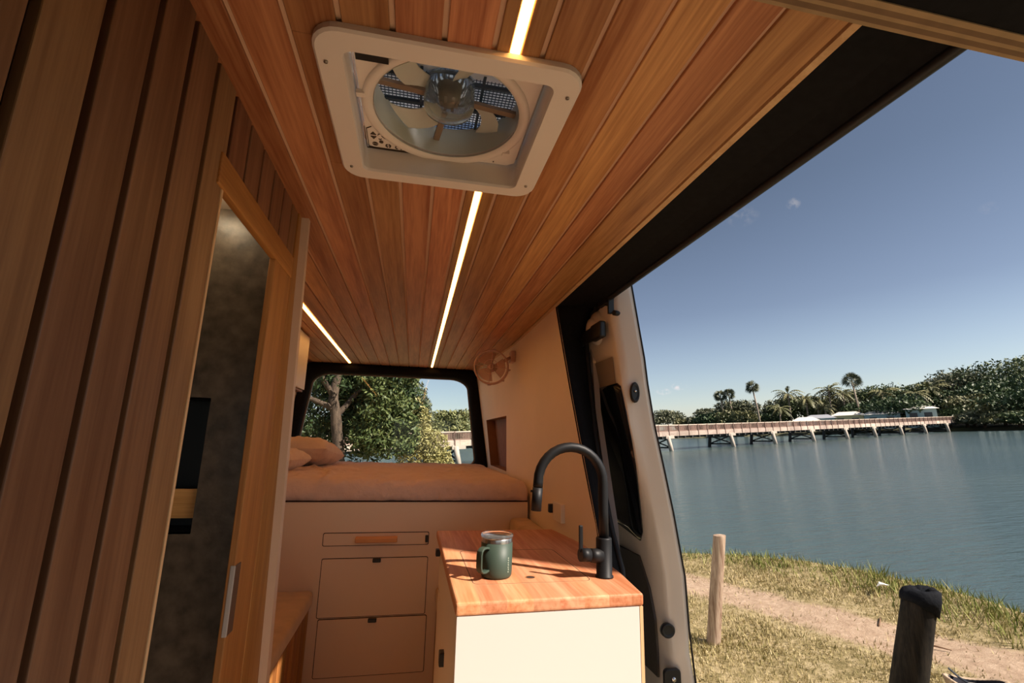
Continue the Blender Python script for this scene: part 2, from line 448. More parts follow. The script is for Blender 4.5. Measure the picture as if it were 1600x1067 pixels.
# header trim line in rubber
mb = MB().use(M_RUBBER)
path = [(.757, -.9, 1.819), (.757, 1.0, 1.819), (.757, 1.85, 1.817), (.757, 1.96, 1.80), (.757, 2.02, 1.765), (.757, 2.045, 1.70)] + [(.757, interp(z, OUT) - .004, z) for z in (1.6, 1.488, 1.37, 1.263, 1.16, 1.062, .98, .907, .85, .793, .7, .6, .3, .0)]
mb.tube(path, .011, 10)
sealo = struct(mb.build('trim_5'))

# cab end: front partition low wall, pillar in front of the sliding door
mb = MB().use(M_TRIM); mb.box((-1.15, -1.62, -.03), (.74, -1.58, .95)); mb.box((-1.15, -1.62, 1.62), (.74, -1.58, 1.97))
struct(mb.build('wall_front'))
mb = MB().use(M_TRIM); mb.box((.70, -1.58, -.03), (.76, -.12, .95)); mb.box((.70, -.55, .95), (.76, -.12, 1.84)); mb.box((.70, -1.58, 1.60), (.76, -.55, 1.84))
struct(mb.build('trim_10'))
# left wall, rear wall with black frame, floor edges
mb = MB().use(M_WALL)
rings = []
for z, x in ((0, -1.07), (1.0, -1.055), (1.5, -.99), (1.85, -.915)):
    rings.append([(x, 1.3, z), (x, 4.26, z), (x - .03, 4.26, z), (x - .03, 1.3, z)])
mb.loft(rings, smooth=False)
mb.use(M_SKIN)
rings = [[(x, -1.6, z), (x, 4.45, z), (x - .03, 4.45, z), (x - .03, -1.6, z)] for z, x in ((-.3, -1.20), (.8, -1.22), (1.5, -1.18), (1.99, -1.10))]
mb.loft(rings, smooth=False)
struct(mb.build('wall_left'))

def framed(cx0, cz0, cx1, cz1, bx0, bx1, r, n=7):
    """rounded trapezoid loop in x-z: top half-width cx, bottom half-width bx"""
    pts = rrect(0, 0, 1, 1, r, n); out = []
    for u, v in pts:
        xl = lerp(bx0, cx0, v); xr = lerp(bx1, cx1, v)
        out.append((lerp(xl, xr, u), lerp(cz0, cz1, v)))
    return out
INN = framed(-.868, .98, .455, 1.775, -.965, .565, .12)
OUTR = framed(-.925, .90, .53, 1.865, -1.08, .67, .08)
FAR = [(-1.12, .0), ] 
mb = MB().use(M_BLACK)
n = len(INN)
rings = [[(x, 4.33, z) for x, z in INN], [(x, 4.245, z) for x, z in [(lerp(a[0], b_[0], .06), lerp(a[1], b_[1], .06)) for a, b_ in zip(INN, OUTR)]],
         [(x, 4.225, z) for x, z in [(lerp(a[0], b_[0], .5), lerp(a[1], b_[1], .5)) for a, b_ in zip(INN, OUTR)]],
         [(x, 4.24, z) for x, z in OUTR], [(x * 1.0, 4.33, z) for x, z in OUTR]]
mb.loft(rings, cap=False)
# body panel behind the frame
big = framed(-1.16, -.3, .80, 1.99, -1.22, .82, .02)
mb.use(M_SKIN)
mb.loft([[(x, 4.33, z) for x, z in INN], [(x, 4.33, z) for x, z in big], [(x, 4.40, z) for x, z in big], [(x, 4.40, z) for x, z in INN], [(x, 4.33, z) for x, z in INN]], cap=False, smooth=False)
struct(mb.build('wall_rear'))

# rear window pane with a grey edge
M_PANE = bpy.data.materials.new('clear_pane'); M_PANE.use_nodes = True
t_ = M_PANE.node_tree; t_.nodes.remove(t_.nodes['Principled BSDF'])
tr = t_.nodes.new('ShaderNodeBsdfTransparent'); gl = t_.nodes.new('ShaderNodeBsdfGlossy'); ms = t_.nodes.new('ShaderNodeMixShader')
tr.inputs[0].default_value = (.93, .96, .95, 1); gl.inputs['Roughness'].default_value = .02
ms.inputs[0].default_value = .02
t_.links.new(tr.outputs[0], ms.inputs[1]); t_.links.new(gl.outputs[0], ms.inputs[2]); t_.links.new(ms.outputs[0], t_.nodes['Material Output'].inputs[0])
mb = MB().use(M_PANE)
mb.poly([(x, 4.37, z) for x, z in INN])
win = struct(mb.build('window_1', loc=(-.2, 4.37, 1.0)))
mb = MB().use(M_SEAL)
mb.tube([(x, 4.335, z) for x, z in INN] + [(INN[0][0], 4.335, INN[0][1])], .012, 8, cap=False)
mb.build('window_seal', parent=win)

# overhead shelf above the cab: dark felt underside with a layered plywood lip
mb = MB().use(M_BLACK).box((-.62, -.9, 1.722), (.80, .352, 1.745))
mb.use(M_BLACK)
sh = struct(mb.build('trim_6'))
mb = MB()
for k in range(5):
    mb.use(mat('ply_layer_%s' % ('light' if k % 2 == 0 else 'dark'), (.34, .23, .12) if k % 2 == 0 else (.17, .10, .05), .7, var=.15, vscale=30))
    y0 = .352 + k * .007
    mb.box((-.62, y0, 1.720 - .0012 * (k % 2) + .0016 * k), (.80, y0 + .007, 1.745))
struct(mb.build('trim_7'))

# LED strips
for lx, y0, y1, lab in ((LEDX[0], -.9, 4.2, ''), (LEDX[1], 1.45, 4.2, '')):
    first = lx > 0
    mb = MB().use(M_LED)
    if first:
        mb.box((lx - .0078, .15, 1.8515), (lx + .0078, VY0 - .03, 1.858)); mb.box((lx - .0078, VY1 + .03, 1.8515), (lx + .0078, 4.2, 1.858))
        o = mb.build('led_strip_light', loc=(lx, 1.6, 1.855))
        tag(o, 'glowing warm LED strip running down the middle of the ceiling past the vent', 'strip light', 'LED strips in the ceiling')
    else:
        mb.box((lx - .0078, 1.45, 1.8515), (lx + .0078, 4.2, 1.858))
        o = mb.build('led_strip_light', loc=(lx, 2.8, 1.855))
        tag(o, 'short glowing warm LED strip in the ceiling over the left side of the bed', 'strip light', 'LED strips in the ceiling')

# =================================================================== roof vent
vent = thing('roof_vent_fan', 'square white roof vent with a clear round fan set in the timber ceiling', 'roof vent', (.03, .89, 1.85))
out_ = rrect(-.197, .652, .252, 1.083, .045); inn_ = rrect(-.152, .692, .206, 1.046, .018)
mb = MB().use(M_WHITEP)
o2 = rrect(-.193, .656, .248, 1.079, .042)
rings = [[(x, y, 1.850) for x, y in out_], [(x, y, 1.840) for x, y in out_], [(x, y, 1.836) for x, y in o2], [(x, y, 1.836) for x, y in inn_], [(x, y, 1.842) for x, y in rrect(-.150, .694, .204, 1.044, .016)]]
# sleeve up to the fan plate
rings += [[(x, y, 1.88) for x, y in rrect(-.153, .692, .207, 1.047, .014)], [(x, y, 1.915) for x, y in rrect(-.155, .690, .209, 1.049, .012)]]
mb.loft(rings, cap=False, smooth=False)
mb.build('trim_frame', parent=vent)
for (x, y) in ((-.180, .722), (.233, .713), (-.176, 1.034), (.229, 1.024)):
    mb = MB().use(M_SCREW); mb.lathe([(.0, -.002), (.0035, -.0015), (.0035, .002)], (x, y, 1.835), 12); mb.use(M_LINE).box((x - .002, y - .0004, 1.8328), (x + .002, y + .0004, 1.8335)); mb.build('screw', parent=vent)
# fan plate with round hole
FC = (.028, .888); FR = .150
def circ(c, r, n, ph=0): return [(c[0] + r * math.cos(2 * PI * k / n + ph), c[1] + r * math.sin(2 * PI * k / n + ph)) for k in range(n)]
nn_ = 64
def squareloop(x0, y0, x1, y1, c, n):
    out = []
    for k in range(n):
        a = 2 * PI * k / n; dx, dy = math.cos(a), math.sin(a); tt = 1e9
        if dx > 1e-9: tt = min(tt, (x1 - c[0]) / dx)
        if dx < -1e-9: tt = min(tt, (x0 - c[0]) / dx)
        if dy > 1e-9: tt = min(tt, (y1 - c[1]) / dy)
        if dy < -1e-9: tt = min(tt, (y0 - c[1]) / dy)
        out.append((c[0] + dx * tt, c[1] + dy * tt))
    return out
sq = squareloop(-.146, .695, .200, 1.043, FC, nn_)
mb = MB().use(M_WHITEP)
mb.ring_plate(sq, circ(FC, FR, nn_), 1.896, 1.902)
plate_mb = mb
mb = MB().use(M_WHITEP)
mb.loft([[(x, y, z) for x, y in circ(FC, r, nn_)] for r, z in ((.172, 1.8955), (.171, 1.8915), (.166, 1.889), (.158, 1.8895), (.153, 1.893), (.150, 1.8965))], cap=False)
for a in (-100, -35, 170):
    ca, sa = math.cos(math.radians(a)), math.sin(math.radians(a))
    c = (FC[0] + ca * .174, FC[1] - sa * .174)
    mb.box((c[0] - .008, c[1] - .006, 1.887), (c[0] + .008, c[1] + .006, 1.896))
mb.build('ring', parent=vent)
# duct, clear disc lens, motor and blades
mb = MB().use(mat('duct_plastic', (.60, .62, .56), .25, spec=.5))
mb.loft([[(x, y, z) for x, y in circ(FC, r, nn_)] for r, z in ((.150, 1.894), (.150, 1.90), (.151, 1.92), (.152, 1.94), (.154, 1.972))], cap=False)
mb.build('duct', parent=vent)
mb = MB().use(M_SMOKE)
hub = (FC[0] + .002, FC[1] + .004)
mb.lathe([(.0, 0.), (.036, .001), (.049, .005), (.053, .016), (.054, .070), (.051, .070), (.049, .018), (.03, .006), (.0, .005)], (hub[0], hub[1], 1.904), 40, cap=False)
mb.build('motor_cover', parent=vent)
mb = MB().use(mat('motor_brown', (.10, .065, .04), .5))
mb.lathe([(.0, 0), (.014, 0), (.015, .006), (.022, .008), (.024, .03), (.0, .03)], (hub[0], hub[1], 1.925), 20, cap=False)
for k in range(6):
    a = k * PI / 3; mb.box((hub[0] + .016 * math.cos(a) - .003, hub[1] + .016 * math.sin(a) - .003, 1.920), (hub[0] + .016 * math.cos(a) + .003, hub[1] + .016 * math.sin(a) + .003, 1.93))
mb.build('motor', parent=vent)
for k in range(4):
    a0 = math.radians(20 + 90 * k); mb = MB().use(M_BLADE); rows = []
    for i in range(7):
        r = lerp(.050, .146, i / 6); wdt = lerp(.018, .040, i / 6)
        row = []
        for j in range(5):
            s_ = (j / 4 - .5) * 2
            a = a0 + s_ * wdt / r * .8 + .5 * (i / 6) ** 2
            row.append((hub[0] + r * math.cos(a), hub[1] + r * math.sin(a), 1.948 + s_ * .010))
        rows.append(row)
    b = mb.addv([p for r_ in rows for p in r_] + [(p[0], p[1], p[2] + .002) for r_ in rows for p in r_]); mb.smooth = True
    for i in range(6):
        for j in range(4):
            q = [b + i * 5 + j, b + i * 5 + j + 1, b + (i + 1) * 5 + j + 1, b + (i + 1) * 5 + j]; mb.face(q); mb.face([35 + t for t in q][::-1])
    mb.build('blade', parent=vent)
for k, a in enumerate((8, 188, 98)):
    a = math.radians(a); d = Vector((math.cos(a), math.sin(a), 0)); e = Vector((-d.y, d.x, 0)) * .007
    p0 = Vector((hub[0], hub[1], 1.935)) + d * .052; p1 = Vector((hub[0], hub[1], 1.935)) + d * .148
    mb = MB().use(mat('brown_arm', (.24, .17, .12), .5)); b = mb.addv([p0 + e, p0 - e, p1 - e, p1 + e] + [q + Vector((0, 0, .008)) for q in (p0 + e, p0 - e, p1 - e, p1 + e)])
    for q in ((0, 1, 2, 3), (7, 6, 5, 4), (0, 4, 5, 1), (1, 5, 6, 2), (2, 6, 7, 3), (3, 7, 4, 0)): mb.face([b + i for i in q])
    mb.build('support_arm', parent=vent)
# insect screen
mb = MB().use(M_MESH)
for k in range(41):
    x = -.132 + k * .008; mb.box((x - .0009, .728, 1.974), (x + .0009, 1.048, 1.9754)); y = .728 + k * .008
    mb.box((-.132, y - .0009, 1.9754), (.188, y + .0009, 1.9768))
for x in (-.03, .10): mb.box((x - .003, .728, 1.968), (x + .003, 1.048, 1.974))
for y in (.80, .88, .96): mb.box((-.132, y - .003, 1.967), (.188, y + .003, 1.973))
mb.build('insect_screen', parent=vent)
# raised lid
mb = MB().use(mat('white_translucent_lid', (.75, .78, .80), .3, trans=.5, ior=1.2))
rot = Matrix.Rotation(math.radians(18), 3, 'X')
mb.box((-.21, .62, 2.05), (.27, 1.12, 2.056), rot, (0, 1.10, 2.05))
mb.build('lid', parent=vent)
# black catch and printed control panel
mb = MB().use(M_BLACKP).box((-.142, .735, 1.886), (-.085, .765, 1.895)).build('catch', parent=vent)
mb = plate_mb; mb.use(mat('panel_print', (.06, .035, .02), .6))
z = 1.8948
PO = (-.016, -.052)
def flat(pts): mb.prism([(p[0] + PO[0], p[1] + PO[1]) for p in pts], z - .0006, z + .0018, 'z')
def tri(cx, cy, s, up_):
    k = 1 if up_ else -1; flat([(cx - s, cy + s * .6 * k), (cx + s, cy + s * .6 * k), (cx, cy - s * .9 * k)])
def arc(cx, cy, r, a0, a1, w=.0012):
    n_ = 10; A = [math.radians(lerp(a0, a1, k / n_)) for k in range(n_ + 1)]
    for i in range(n_):
        flat([(cx + (r - w) * math.cos(A[i]), cy + (r - w) * math.sin(A[i])), (cx + (r + w) * math.cos(A[i]), cy + (r + w) * math.sin(A[i])), (cx + (r + w) * math.cos(A[i + 1]), cy + (r + w) * math.sin(A[i + 1])), (cx + (r - w) * math.cos(A[i + 1]), cy + (r - w) * math.sin(A[i + 1]))])
def seg(x0, y0, x1, y1, w=.0008):
    d = Vector((x1 - x0, y1 - y0)).normalized(); e = Vector((-d.y, d.x)) * w
    flat([(x0 + e.x, y0 + e.y), (x1 + e.x, y1 + e.y), (x1 - e.x, y1 - e.y), (x0 - e.x, y0 - e.y)])
tri(-.114, 1.040, .0065, True); tri(-.114, 1.054, .0065, False)
arc(-.099, 1.044, .005, 160, 380, .0006); seg(-.096, 1.046, -.088, 1.054); arc(-.100, 1.056, .003, 0, 160, .0006)
flat(circ((-.098, 1.068), .0048, 14)); arc(-.112, 1.078, .006, 0, 360, .0005); arc(-.112, 1.078, .003, 0, 360, .0004)
arc(-.083, 1.080, .005, 100, 250, .0014); arc(-.083, 1.080, .005, -80, 70, .0014)
arc(-.062, 1.082, .005, 90, 300, .001); arc(-.050, 1.090, .005, 200, 330, .0009)
seg(-.127, 1.024, -.127, 1.092, .0007); seg(-.127, 1.092, -.035, 1.0925, .0007); seg(-.127, 1.024, -.116, 1.016, .0007)
seg(-.131, 1.018, -.131, 1.096, .0004); seg(-.131, 1.096, -.032, 1.0965, .0004)
flat(circ((.165, 1.085), .0016, 8)); arc(.168, 1.055, .006, 200, 340, .0012)
mb.build('fan_plate', parent=vent)

# =================================================================== bathroom cubicle (left)
SX = -.36
cub = thing('shower_cubicle', 'tall timber clad shower cubicle with a dark stone lining seen through its doorway', 'shower cubicle', (SX - .35, .7, 0))
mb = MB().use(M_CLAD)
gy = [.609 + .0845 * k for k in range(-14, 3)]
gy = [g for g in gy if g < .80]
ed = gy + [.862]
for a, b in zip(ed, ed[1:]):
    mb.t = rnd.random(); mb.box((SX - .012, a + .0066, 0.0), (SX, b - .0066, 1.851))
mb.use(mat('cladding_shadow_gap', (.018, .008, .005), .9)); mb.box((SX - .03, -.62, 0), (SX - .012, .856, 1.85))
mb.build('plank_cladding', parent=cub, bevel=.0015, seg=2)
mb = MB().use(M_PALE); mb.box((SX - .030, .8565, 0), (SX + .0015, .864, 1.715)); mb.build('edge_strip', parent=cub, bevel=.001)
# planks above the doorway
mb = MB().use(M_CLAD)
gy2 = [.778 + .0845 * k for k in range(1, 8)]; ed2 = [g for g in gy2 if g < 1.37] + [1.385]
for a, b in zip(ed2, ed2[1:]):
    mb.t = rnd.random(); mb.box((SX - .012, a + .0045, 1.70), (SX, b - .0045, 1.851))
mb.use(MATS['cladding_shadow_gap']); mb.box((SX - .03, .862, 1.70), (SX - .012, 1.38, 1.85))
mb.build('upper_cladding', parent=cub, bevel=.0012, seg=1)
# casing: header and jamb
mb = MB().use(M_OAKY); mb.t = .6
mb.box((SX - .012, .834, 1.655), (SX + .004, 1.345, 1.715)); mb.build('door_header', parent=cub, bevel=.002)
mb = MB().use(M_OAK); mb.t = .45
mb.prism([(SX - .012, 1.195), (SX + .003, 1.195), (SX + .003, 1.345), (SX - .012, 1.345)], 0, 1.655, 'z'); mb.build('door_jamb', parent=cub, bevel=.002)
mb = MB().use(M_OAK); mb.t = .35
for z0, z1, ya, yb in ((0, 1.85, 0, 0),):
    pts = [(SX + .004, 1.345, z0), (SX + .004, 1.60, z0), (SX + .004, 1.385, 1.851), (SX + .004, 1.345, 1.851)]
    b = mb.addv(pts + [(p[0] - .05, p[1], p[2]) for p in pts])
    for q in ((0, 1, 2, 3), (7, 6, 5, 4), (0, 4, 5, 1), (1, 5, 6, 2), (2, 6, 7, 3), (3, 7, 4, 0)): mb.face([b + i for i in q])
mb.build('side_panel', parent=cub, bevel=.0015)
mb = MB().use(mat('pale_painted_edge', (.62, .46, .34), .5))
pts = [(SX - .05, 1.372, 1.851), (SX + .024, 1.372, 1.851), (SX + .024, 1.392, 1.851), (SX - .05, 1.392, 1.851)]
pb = [(SX - .05, 1.560, 0), (SX + .024, 1.560, 0), (SX + .024, 1.60, 0), (SX - .05, 1.60, 0)]
mb.loft([pb, pts], smooth=False)
mb.build('end_edge', parent=cub)
mb = MB().use(M_CREAM); mb.box((-1.05, 1.40, 0), (SX - .05, 1.56, 1.848)); mb.build('end_wall', parent=cub)
# inner lining
mb = MB().use(M_STONE)
YS = 1.26
NX0, NX1, NZa, NZb = -.60, -.478, 1.012, 1.312
for (x0, x1, z0, z1) in ((-1.02, NX0, 0, 1.80), (NX1, SX - .013, 0, 1.80), (NX0, NX1, 0, NZa), (NX0, NX1, NZb, 1.80)): mb.box((x0, YS, z0), (x1, YS + .012, z1))
mb.box((-1.04, -.6, 0), (-1.02, YS, 1.80))
mb.build('stone_lining', parent=cub)
mb = MB().use(M_CREAM); mb.box((-1.02, -.6, 1.80), (SX - .03, YS, 1.815)); mb.build('cubicle_ceiling', parent=cub)
ni = MB().use(M_BLACKP); 
ni.box((NX0, YS + .10, NZa), (NX1, YS + .11, NZb)); ni.box((NX0 - .003, YS, NZa), (NX0, YS + .1, NZb)); ni.box((NX1, YS + .012, NZa), (NX1 + .003, YS + .1, NZb)); ni.box((NX0, YS, NZb), (NX1, YS + .1, NZb + .003)); ni.box((NX0, YS, NZa - .003), (NX1, YS + .1, NZa))
nio = ni.build('niche', parent=cub)
mb = MB().use(M_OAKX); mb.t = .5; mb.box((NX0, YS + .02, NZa + .028), (NX1 - .002, YS + .03, NZa + .092)); mb.build('niche_shelf', parent=nio)
mb = MB().use(mat('cubicle_lamp', (.9, .8, .6), .5, emit=(1., .78, .5), estr=14)); mb.box((-.56, 1.12, 1.792), (-.50, 1.18, 1.80)); mb.build('cubicle_lamp', parent=cub)
mb = MB().use(mat('bronze_catch', (.10, .06, .04), .45)); mb.box((SX - .012, 1.197, .815), (SX + .0045, 1.232, .955)); mb.use(mat('pale_catch', (.45, .40, .36), .4)).box((SX - .006, 1.1932, .815), (SX + .0045, 1.1972, .955)); mb.build('door_catch', parent=cub, bevel=.002)

# =================================================================== overhead cupboard, left rear
cup = thing('overhead_cupboard', 'white overhead cupboard with a timber edge hung above the left of the bed', 'cupboard', (-.82, 2.5, 1.50))
mb = MB().use(M_OAKY); mb.box((-.898, 1.62, 1.500), (-.692, 3.16, 1.510)); mb.box((-.898, 3.150, 1.510), (-.692, 3.16, 1.848)); mb.box((-.898, 1.62, 1.51), (-.692, 1.63, 1.848))
mb.box((-.898, 1.63, 1.51), (-.89, 3.15, 1.848)); mb.build('carcass', parent=cup)
for a, b in ((1.632, 2.385), (2.39, 3.143)):
    mb = MB().use(mat('white_cupboard_front', (.80, .76, .70), .45)).box((-.692, a, 1.512), (-.678, b, 1.842)); mb.build('door', parent=cup, bevel=.002)

# =================================================================== bed
bed = thing('bed_platform', 'cream cabinet platform with drawers filling the rear under the mattress', 'bed platform', (-.2, 3.3, 0))
mb = MB().use(mat('taupe_laminate', (.80, .63, .47), .5, var=.02, vscale=3))
M_TAUPE = MATS['taupe_laminate']
mb.box((-1.04, 2.5, 0), (.602, 2.52, .932)); mb.box((-1.04, 2.52, .90), (.602, 4.2, .932)); mb.box((-1.04, 2.52, 0), (-1.02, 4.2, .90)); mb.box((.582, 2.52, 0), (.602, 4.2, .90))
mb.build('platform_body', parent=bed)
mb = MB().use(M_LINE).box((-1.03, 2.4975, .927), (.60, 2.51, .934)); mb.build('shadow_joint', parent=bed)
def drawer(x0, x1, z0, z1, parent, y=2.5, nm='drawer', m=M_TAUPE):
    mb = MB().use(M_LINE); mb.prism(rrect(x0, z0, x1, z1, .008, 4), y - .0012, y, 'y')
    mb.use(m); g = .0032; mb.prism(rrect(x0 + g, z0 + g, x1 - g, z1 - g, .006, 4), y - .004, y - .0012, 'y')
    return mb.build(nm, parent=parent)
d1 = drawer(-.384, .108, .729, .789, bed)
mb = MB().use(M_OAKX); mb.t = .55
prof = [(2.4965, .742), (2.474, .746), (2.470, .768), (2.478, .772), (2.4965, .772)]
mb.prism([(p[0], p[1]) for p in prof], -.236, -.042, 'x'); mb.build('timber_pull', parent=d1, bevel=.004)
mb = MB().use(M_BLACKP).box((.090, 2.486, .742), (.104, 2.497, .774)); mb.build('latch', parent=d1, bevel=.002)
d2 = drawer(-.380, .109, .421, .676, bed); d3 = drawer(-.372, .118, .176, .418, bed)
for dd, zc in ((d2, .672), (d3, .414)):
    mb = MB().use(M_BLACKP).box((-.150, 2.484, zc - .016), (-.112, 2.497, zc + .001)); mb.build('tab_pull', parent=dd, bevel=.003)

# mattress
random.seed(3)
mb = MB().use(M_SHEET)
NX, NYY = 130, 90
X0, X1, Y0, Y1, Z0, ZT = -1.03, .600, 2.502, 4.19, .934, 1.026
def mtop(u, v):
    x = lerp(X0, X1, u); y = lerp(Y0, Y1, v); e = min(u * (X1 - X0), (1 - u) * (X1 - X0), v * (Y1 - Y0) + .004, (1 - v) * (Y1 - Y0) + .004)
    z = ZT + .010 * (1 - math.exp(-max(e, 0) / .12)) - .028 * math.exp(-max(e, 0) / .012)
    p = Vector((x * 3, y * 3, 0)); w = noise.noise(p * 1.5) * .008 + (.5 - abs(noise.noise(Vector((x * 9 + y * 5, y * 3, 3))))) * .018 + noise.noise(Vector((x * 22 - y * 9, y * 9, 8))) * .007 * min(1, e / .05)
    fold = math.exp(-((x + .52 - .12 * math.sin(y * 3) + .03 * (y - 2.5)) / .012) ** 2) * .014
    z += w * min(1, e / .03) + fold * min(1, e / .02)
    return (x, y, z)
rows = [[mtop(i / NX, j / NYY) for i in range(NX + 1)] for j in range(NYY + 1)]
b = mb.addv([p for r in rows for p in r]); mb.smooth = True
for j in range(NYY):
    for i in range(NX): mb.face([b + j * (NX + 1) + i, b + j * (NX + 1) + i + 1, b + (j + 1) * (NX + 1) + i + 1, b + (j + 1) * (NX + 1) + i])
# sides follow the border, drop with small creases
border = [(i, 0) for i in range(NX)] + [(NX, j) for j in range(NYY)] + [(i, NYY) for i in range(NX, 0, -1)] + [(0, j) for j in range(NYY, 0, -1)]
prev = [b + j * (NX + 1) + i for i, j in border]; topv = [rows[j][i] for i, j in border]
for k, h in enumerate((.75, .5, .25, 0)):
    ring = []
    for (i, j), p in zip(border, topv):
        ox = 0; oy = 0
        bl = .008 * math.sin(PI * (1 - h) * .9) + .009 * noise.noise(Vector((p[0] * 20 + h * 6, p[1] * 20, h * 3))) + .006 * noise.noise(Vector((p[0] * 55 + h * 3, p[1] * 50, h * 2)))
        if j == 0: oy = -bl
        elif j == NYY: oy = bl
        elif i == 0: ox = -bl * .3
        elif i == NX: ox = bl * .3
        ring.append((p[0] + ox, p[1] + oy, Z0 + (p[2] - Z0) * h))
    c = mb.addv(ring); n = len(ring)
    for q in range(n): mb.face([prev[q], prev[(q + 1) % n], c + (q + 1) % n, c + q])
    prev = list(range(c, c + n))
mb.face(prev)
mat_o = mb.build('mattress', loc=(-.2, 3.3, Z0)); tag(mat_o, 'mattress in a rose beige fitted sheet across the rear of the van', 'mattress')

def pillow(c, sx, sy, sz, rz, tilt, seed):
    mb = MB().use(M_PILLOW); n = 44; R_ = Matrix.Rotation(rz, 3, 'Z') @ Matrix.Rotation(tilt, 3, 'Y')
    for sgn in (1, -1):
        rows = []
        for j in range(n + 1):
            for i in range(n + 1):
                u = i / n * 2 - 1; v = j / n * 2 - 1
                h = (max(0, 1 - abs(u) ** 3.2) * max(0, 1 - abs(v) ** 3.2)) ** .42
                pu = u * (1 - .07 * (1 - abs(v) ** 2)); pv = v * (1 - .09 * (1 - abs(u) ** 2))
                wr = noise.noise(Vector((u * 3 + seed, v * 5, 1))) * .16 + noise.noise(Vector((u * 9 + seed, v * 3, 4))) * .12 + noise.noise(Vector((u * 16 + v * 9 + seed, v * 7, 2))) * .06
                p = R_ @ Vector((pu * sx, pv * sy, sgn * sz * h * (1 + wr)))
                rows.append(tuple(Vector(c) + p))
        b = mb.addv(rows); mb.smooth = True
        for j in range(n):
            for i in range(n):
                mb.face([b + j * (n + 1) + i, b + j * (n + 1) + i + 1, b + (j + 1) * (n + 1) + i + 1, b + (j + 1) * (n + 1) + i])
    return mb
o = pillow((-.785, 2.86, 1.105), .24, .185, .070, math.radians(84), math.radians(0), 2).build('pillow', loc=(-.80, 3.02, 1.03)); tag(o, 'creased beige pillow lying nearer on the left end of the mattress', 'pillow', 'pillows on the bed')
o = pillow((-.72, 3.52, 1.128), .29, .215, .088, math.radians(86), math.radians(6), 9).build('pillow', loc=(-.72, 3.56, 1.03)); tag(o, 'plump beige pillow lying farther back on the left by the rear window', 'pillow', 'pillows on the bed')

# =================================================================== benches
def cushion(name, x0, x1, y0, y1, z0, z1, label, cat):
    mb = MB().use(M_CUSHION).box((x0, y0, z0), (x1, y1, z1)); o = mb.build(name, loc=((x0 + x1) / 2, (y0 + y1) / 2, z0), bevel=.022, seg=4); 
    for p in o.data.polygons: p.use_smooth = True
    tag(o, label, cat); return o
cushion('bench_cushion', -1.02, -.398, 1.602, 2.494, .472, .545, 'tan suede cushion on the left bench beside the drawers', 'cushion')
bn = thing('timber_bench', 'low oak fronted bench under the tan cushion behind the cubicle', 'bench', (-.7, 2.05, 0))
mb = MB().use(M_OAK); mb.t = .5; mb.box((-1.02, 1.602, 0), (-.42, 2.494, .470)); mb.build('carcass', parent=bn)
for k in range(9):
    pass
mb = MB().use(M_OAK)
for k in range(14):
    mb.t = rnd.random(); y = 1.61 + k * .063; mb.box((-.42, y, .02), (-.412, y + .058, .462))
mb.build('slatted_front', parent=bn, bevel=.002)
cushion('bench_cushion', .150, .605, 1.965, 2.494, .472, .545, 'tan suede cushion on the right bench tucked behind the kitchen unit', 'cushion')
bn = thing('timber_bench', 'narrow oak bench tucked between the kitchen unit and the drawers', 'bench', (.38, 2.2, 0))
mb = MB().use(M_OAK); mb.t = .4; mb.box((.160, 1.965, 0), (.60, 2.494, .470)); mb.build('carcass', parent=bn)
o = cushion('armrest_pad', .505, .612, 1.965, 2.494, .56, .852, 'tan padded block against the wall between the kitchen unit and the bed', 'armrest')

# =================================================================== kitchen unit
kit = thing('kitchen_cabinet', 'cream kitchen cabinet standing in the open side doorway', 'cabinet', (.33, 1.5, 0))
mb = MB().use(M_CREAM)
mb.prism([(.117, 1.118), (.541, 1.131), (.545, 1.905), (.127, 1.905)], 0, .862, 'z'); mb.build('carcass', parent=kit)
mb = MB().use(mat('cream_end_panel', (.62, .56, .51), .45)); mb.prism([(.116, 1.1085), (.540, 1.1215), (.540, 1.1305), (.116, 1.1175)], 0, .862, 'z'); mb.build('end_panel', parent=kit)
mb = MB().use(M_PALE); mb.box((.541, 1.121, 0), (.549, 1.134, .862)); mb.build('ply_edge', parent=kit)
for (y0, y1, z0, z1) in ((1.15, 1.50, .02, .70), (1.51, 1.895, .02, .70), (1.15, 1.895, .712, .850)):
    mb = MB().use(M_LINE); mb.box((.1262, y0, z0), (.127, y1, z1)); mb.use(M_CREAM); mb.box((.1245, y0 + .002, z0 + .002), (.1262, y1 - .002, z1 - .002)); d = mb.build('door' if z0 < .5 else 'drawer', parent=kit)
    mb = MB().use(M_BLACKP)
    if z0 < .5 and y0 > 1.3: continue
    if z0 < .5: mb.box((.108, (y1 - .05) if y0 < 1.3 else (y1 - .05), z1 - .075), (.1247, y1 - .02, z1 - .04))
    else: mb.box((.108, 1.86, .815), (.1247, 1.89, .838))
    mb.build('tab_pull', parent=d, bevel=.003)
top = thing('worktop', 'orange toned timber worktop with an inset sink cover on the kitchen cabinet', 'worktop', (.33, 1.5, .862))
mb = MB().use(M_BENCHTOP)
xs = [.112, .165, .225, .285, .345, .405, .465, .52]
def rx(y): return lerp(.551, .612, min(1, max(0, (y - 1.12) / .55)))
def fy(x): return lerp(1.106, 1.120, (x - .112) / .44)
for i, x0 in enumerate(xs):
    mb.t = rnd.random()
    if i < len(xs) - 1:
        x1 = xs[i + 1]; mb.prism([(x0, fy(x0)), (x1, fy(x1)), (x1, 1.945), (x0, 1.945)], .8625, .890, 'z')
    else:
        mb.prism([(x0, fy(x0)), (.551, fy(.551)), (.575, 1.30), (.600, 1.66), (.572, 1.945), (x0, 1.945)], .8625, .890, 'z')
mb.v = [tuple(v) for v in mb.v]
o = mb.build('slab', parent=top)
bm2 = bmesh.new(); bm2.from_mesh(o.data); bmesh.ops.remove_doubles(bm2, verts=bm2.verts[:], dist=.0003)
